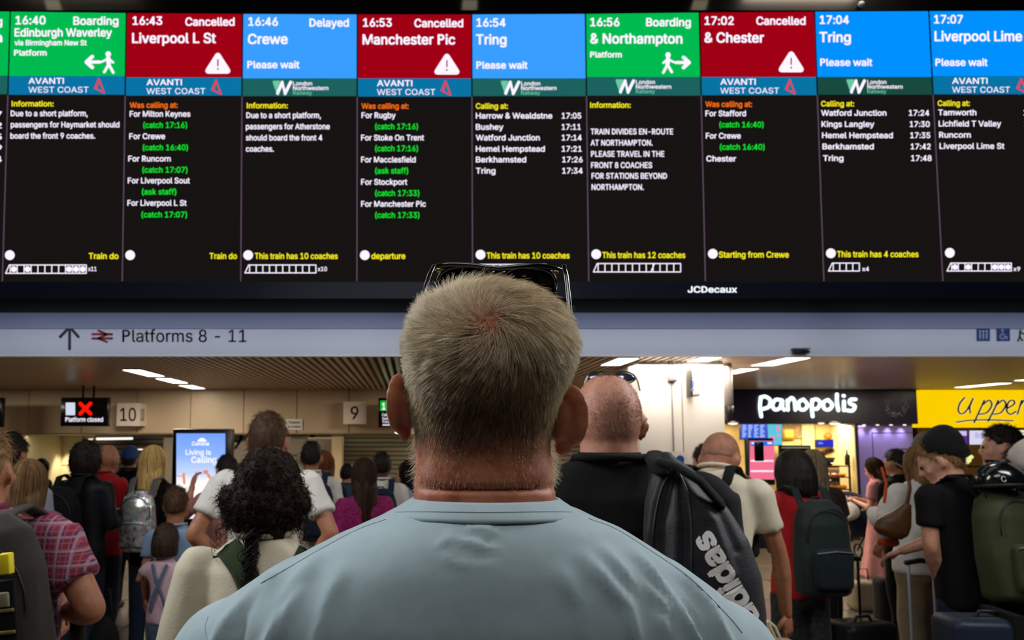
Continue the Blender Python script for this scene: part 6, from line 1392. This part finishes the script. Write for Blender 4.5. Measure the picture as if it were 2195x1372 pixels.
# cases and handles
def trolley(label, px, D, w, h, col, hx=None, htop=None, d=.24, rz=0, mrod=M_steel, rough=.4):
    x = P(px, 1000, D).x; t = thing('suitcase', label, 'suitcase', (x, D, 0), math.radians(rz)); m = cloth('case_%d_%d' % col[:2], col, rough=rough)
    obj('body', rbox(0, 0, .05+h/2, w, d, h, .045, 4), m, t); obj('zip', tube([(-w/2*.96, -d*.18, .1), (-w/2*.99, -d*.18, h*.9), (-w*.38, -d*.18, h+.048), (w*.38, -d*.18, h+.048), (w/2*.99, -d*.18, h*.9), (w/2*.96, -d*.18, .1)], .006, 6), M_dark, t)
    obj('pocket', rbox(0, -d/2-.008, .05+h*.38, w*.78, .03, h*.5, .012), m, t)
    for sx in (-1, 1):
        for sy in (-1, 1): obj('wheel', ell((sx*w*.38, sy*d*.36, .028), (.016, .028, .028), None, 14, 10), M_dark, t)
    if htop:
        for sx in (-1, 1): obj('handle_rod', tube([(sx*.075, d*.3, h), (sx*.075, d*.3, htop)], .008, 8), mrod, t)
        obj('handle_grip', tube([(-.085, d*.3, htop), (0, d*.3, htop+.012), (.085, d*.3, htop)], .015, 8), M_dark, t)
    obj('carry_handle', tube([(-.06, -.02, h+.05), (-.045, -.02, h+.078), (.045, -.02, h+.078), (.06, -.02, h+.05)], .009, 8), M_dark, t)
    return t
trolley('black wheeled suitcase standing behind the woman in red', 1828, 4.6, .36, .62, (16, 16, 17), None, 1.02, rz=14, mrod=M_dark)
trolley('slim suitcase with tall silver handle held by the bending youth', 1982, 4.3, .34, .50, (40, 40, 42), None, 1.05, rz=4, mrod=mat('rod_silver', (176, 176, 196), .3))
trolley('large dark blue suitcase with black strap beside the bending youth', 2095, 3.75, .42, .84, (30, 38, 58), None, None, rz=-6)
c_ = [o for o in bpy.data.objects if o.name.startswith('suitcase')][-1]; obj('luggage_strap', rbox(.07, 0, .48, .05, .262, .885, .01), BLACK, c_)
t, I = person('man with dark quiff and beard in grey t-shirt, head turned left', 2150, 4.7, 910, rz=30, yaw=25, skin='fair', top_m=GREY, bot_m=NAVY, hair='short', hair_m=H_DK, hairtop=.02)
M = I['HM']; V, Fc = ell(I['hc']+[0, .024, -.080], (.0605, .0725, .034), None, 20, 12); obj('beard', xf((V, Fc), M), H_DK, t)
backpack('backpack', 'dark backpack on the bearded man in grey', t, I, BLACK, (.28, .14, .42))
t, I = person('person in navy jumper with white collar at the right edge', 2196, 4.0, 952, rz=10, skin='tan', top_m=NAVY, sleeve='long', bot_m=BLACK, hair='short', hair_m=H_DB)
cap_on(t, I, cloth('beanie_white', (196, 184, 176)), 'off white beanie at the right edge', True)
obj('shirt_collar', xf(tube([(math.cos(a)*.075, math.sin(a)*.07-.012, I['shz']+.078+.01*math.sin(a)) for a in np.linspace(0, 6.283, 25)], .014, 8, cap=False), I['U']), WHITE, t)
for px, D, lab, w_, h_, c_ in ((1838, 7.9, 'beige shopping bag on the floor by the pink dressed woman', .28, .30, (170, 156, 126)), (1905, 7.4, 'black holdall on the floor behind the pink dressed woman', .36, .42, (16, 16, 18)), (1640, 3.9, 'dark wheeled bag behind the stooping man', .3, .5, (22, 24, 28))):
    b = thing('holdall', lab, 'bag', (P(px, 1000, D).x, D, 0)); me = fuse([rbox(0, 0, h_/2, w_, .2, h_, .05, 3)], .012, 3); wrinkle(me, .006, 20, 1); obj('body', me, cloth('bag_%d' % c_[0], c_), b)
    obj('handle', tube([(-.06, 0, h_-.01), (-.05, 0, h_+.12), (.05, 0, h_+.12), (.06, 0, h_-.01)], .008, 6), M_dark, b)
b = thing('pushchair', 'dark pushchair with thin metal frame in front of the pastry counter', 'pushchair', (P(1822, 1000, 11.0).x, 11.0, 0))
me = fuse([rbox(0, 0, .62, .42, .5, .5, .1, 3), ell((0, .1, .85), (.22, .25, .16))], .014, 3); obj('seat', me, NAVY, b)
for sx in (-1, 1): obj('frame', tube([(sx*.25, -.35, .98), (sx*.24, 0, .5), (sx*.23, .3, .12)], .012, 8), M_dark, b); obj('frame', tube([(sx*.24, .1, .5), (sx*.23, -.3, .12)], .012, 8), M_steel, b)
for sx in (-1, 1):
    for sy in (-.3, .3): obj('wheel', tube([(sx*.24, sy+.1*math.cos(a), .115+.1*math.sin(a)) for a in np.linspace(0, 6.283, 17)], .015, 6, cap=False), M_dark, b)
o = thing('shopping_bag', 'white plastic bag by the pushchair', 'bag', (P(1822, 1000, 11.0).x-.25, 10.66, .63)); me = fuse([ell((0, 0, .12), (.14, .1, .13))], .012, 1); wrinkle(me, .012, 24, 3); obj('body', me, WHITE, o); obj('handle', tube([(-.04, 0, .22), (-.02, 0, .34), (.03, 0, .34), (.04, 0, .22)], .01, 6), WHITE, o)

# ---------------------------------------------------------------- left side crowd
t, I = person('man in red and blue plaid shirt cut by the left edge, elbow bent', -42, 2.15, 905, dx=.07, side=-6, skin='tan', build=1.15, sleeve='short', top_m=PLAID, bot_m=BLACK, hair='crop', hair_m=H_LB, arms=('down', ((.125, -.04, -.19), (-.03, .16, -.24))), vox=.009, hem=.84)
b = backpack('backpack', 'black and grey backpack with yellow tab on the plaid shirted man', t, I, cloth('pack_grey', (46, 42, 38), rough=.7), (.32, .20, .56), m2=cloth('pack_dark', (24, 23, 22), rough=.6), strap_m=cloth('strap_grey', (44, 42, 40)), x=.14, z=1.27)
obj('yellow_tab', rbox(.122, -.108, .165, .028, .024, .05, .004), mat('tab_yellow', (236, 214, 30), .6), b); obj('webbing', rbox(.122, -.122, -.02, .05, .012, .30, .004), BLACK, b)
for k in range(4): obj('webbing_loop', rbox(.122, -.130, .06-k*.05, .045, .008, .008, .002), mat('tab_olive', (110, 104, 40), .7), b)
obj('badge', rbox(.122, -.130, .085, .028, .008, .035, .006), mat('badge_grey', (130, 126, 104), .6), b)
t, I = person('woman with light brown hair and pink floral trousers beside the plaid shirted man', 62, 3.9, 988, sex='f', skin='fair', top_m=cloth('mauve_top', (120, 60, 80)), bottom='wide', bot_m=FLOR, hair='long', hair_m=m_hair('hair_mouse', (84, 62, 38), (120, 92, 62)), long_len=.22)
t, I = person('tall man with dark hair in light grey shirt near the left edge', 22, 4.3, 928, skin='tan', top_m=LGREY, bot_m=NAVY, hair='short', hair_m=H_DK)
t, I = person('distant woman in navy with dark hair near the lit recess wall', 90, 9.2, 984, sex='f', rz=-30, top_m=NAVY, sleeve='long', bot_m=NAVY, hair='long', hair_m=H_DK, skin='fair')
t, I = person('man in dark jacket and jeans with thick dark hair', 184, 5.4, 946, headk=1.15, rz=-14, skin='fair', sleeve='long', top_m=cloth('dark_jacket', (16, 17, 22), rough=.5, sheen=.0), bot_m=JEAN, hair='full', hair_m=H_DK, build=.98, hem=.82, arms=('down', 'front'))
b = backpack('backpack', 'black backpack with hanging charms on the dark jacketed man', t, I, BLACK, (.32, .18, .48), x=-.03)
obj('charm', ell((-.02, -.14, -.10), (.022, .012, .04)), mat('charm_yellow', (190, 160, 40), .5), b); obj('charm', ell((.0, -.14, -.20), (.05, .02, .045)), mat('charm_blue', (40, 120, 170), .5), b)
t, I = person('bald man in red polo shirt with tan arms', 229, 6.1, 953, rz=-30, skin='tan', build=1.05, top_m=RED, bot_m=JEAN, hair='none', hairtop=0, arms=('hold', 'hold'))
t, I = person('man in blue cap and black t-shirt far behind the red shirt', 279, 8.0, 958, top_m=BLACK, bot_m=NAVY, hair='crop', hair_m=H_DB, skin='tan', build=1.1)
cap_on(t, I, cloth('cap_blue', (56, 84, 140)), 'blue cap worn by the far man in black', brim=True)
t, I = person('woman with long wavy blonde hair carrying a silver backpack', 328, 5.8, 958, headk=1.12, sex='f', rz=-8, build=.9, skin='fair', top_m=BLACK, bot_m=JEAN, hair='long', hair_m=H_BL, long_len=.38)
backpack('backpack', 'shiny silver patterned backpack on the blonde woman', t, I, SILVER, (.27, .16, .44), m2=SILVER, strap_m=GREY, z=I['shz']-.26)
t, I = person('boy with brown hair in light blue polo shirt', 378, 5.15, 1042, skin='tan', top_m=SKY, bot_m=JEAN, hair='short', hair_m=H_BR, rz=10)
t, I = person('small girl in pink t-shirt with crossed denim straps and shorts', 356, 4.95, 1122, sex='f', skin='tan', top_m=ROSE, bottom='shorts', bot_m=DENIM, hair='bob', hair_m=H_DB, arms=(((.10, -.02, -.13), (.10, .12, .0)), ((.10, 0, -.12), (.12, .1, .04))), rz=-8)
s = I['s']; z = I['shz']; cd = I['cd']+.006
for sd in (-1, 1): obj('crossed_strap', tube([(sd*.07*s, -cd*.9, z), (sd*.02*s, -cd-.01, z-.14*s), (-sd*.05*s, -cd-.008, z-.3*s), (-sd*.08*s, -cd, .98*s)], .016*s, 8, flat=.35), DENIM, t)
t, I = person('tall brown haired man in white t-shirt with hands on hips', 574, 3.9, 884, headk=1.12, skin='tan', sleeve='short', top_m=WHITE, bot_m=NAVY, hair='crop', hair_m=H_BR, arms=('hips', 'hips'), build=1.12, vox=.012)
t, I = person('person with phone raised in front of the advert screen', 488, 5.6, 975, rz=30, skin='pink', top_m=cloth('salmon_top', (190, 130, 120)), bot_m=NAVY, hair='short', hair_m=H_DK, arms=(((.10, .2, -.16), (.02, .3, .08)), 'down'))
t, I = person('dark haired youth in white t-shirt with a navy rucksack, by the grey pier', 667, 6.0, 946, skin='tan', top_m=WHITE, bot_m=NAVY, hair='short', hair_m=H_DK)
backpack('backpack', 'navy rucksack on the dark haired youth by the grey pier', t, I, NAVY, (.28, .15, .44), x=.07)
t, I = person('woman with wavy auburn hair between the youth in white and the magenta top', 694, 6.4, 968, sex='f', skin='fair', top_m=NAVY, bot_m=NAVY, hair='long', hair_m=H_GN)
t, I = person('woman with long brown hair in magenta patterned top', 781, 5.2, 984, sex='f', rz=14, skin='fair', top_m=MAG, sleeve='puff', bot_m=BLACK, hair='long', hair_m=H_DB, long_len=.40)
t, I = person('man with short black afro hair in white shirt with a dark blue rucksack', 818, 6.4, 965, skin='brown', top_m=WHITE, bot_m=NAVY, hair='short', hair_m=H_DK, hairtop=.03)
backpack('backpack', 'dark blue rucksack on the man with black afro hair', t, I, cloth('blue_pack', (22, 30, 56)), (.28, .15, .42))
t, I = person('dark haired woman in light blue top turning left beside the grey haired man', 873, 7.0, 990, sex='f', rz=70, skin='fair', top_m=SKY, bot_m=NAVY, hair='long', hair_m=H_DK)
t, I = person('small dark haired person beside the magenta top', 745, 7.6, 992, top_m=cloth('teal_top', (50, 76, 92)), bot_m=NAVY, hair='short', hair_m=H_DK, rz=-20)
b = thing('handbag', 'black handbag hanging beside the red shirted man\'s legs', 'bag', (P(236, 1000, 4.6).x, 4.6, .42)); me = fuse([ell((0, 0, .12), (.09, .06, .15))], .01, 2); wrinkle(me, .006, 26, 3); obj('body', me, BLACK, b); obj('strap', tube([(-.05, 0, .24), (-.02, 0, .44), (.02, 0, .44), (.05, 0, .24)], .008, 6), BLACK, b)
for s_ in list(bpy.data.scenes):
    if s_.name == 'tmp': bpy.data.scenes.remove(s_)
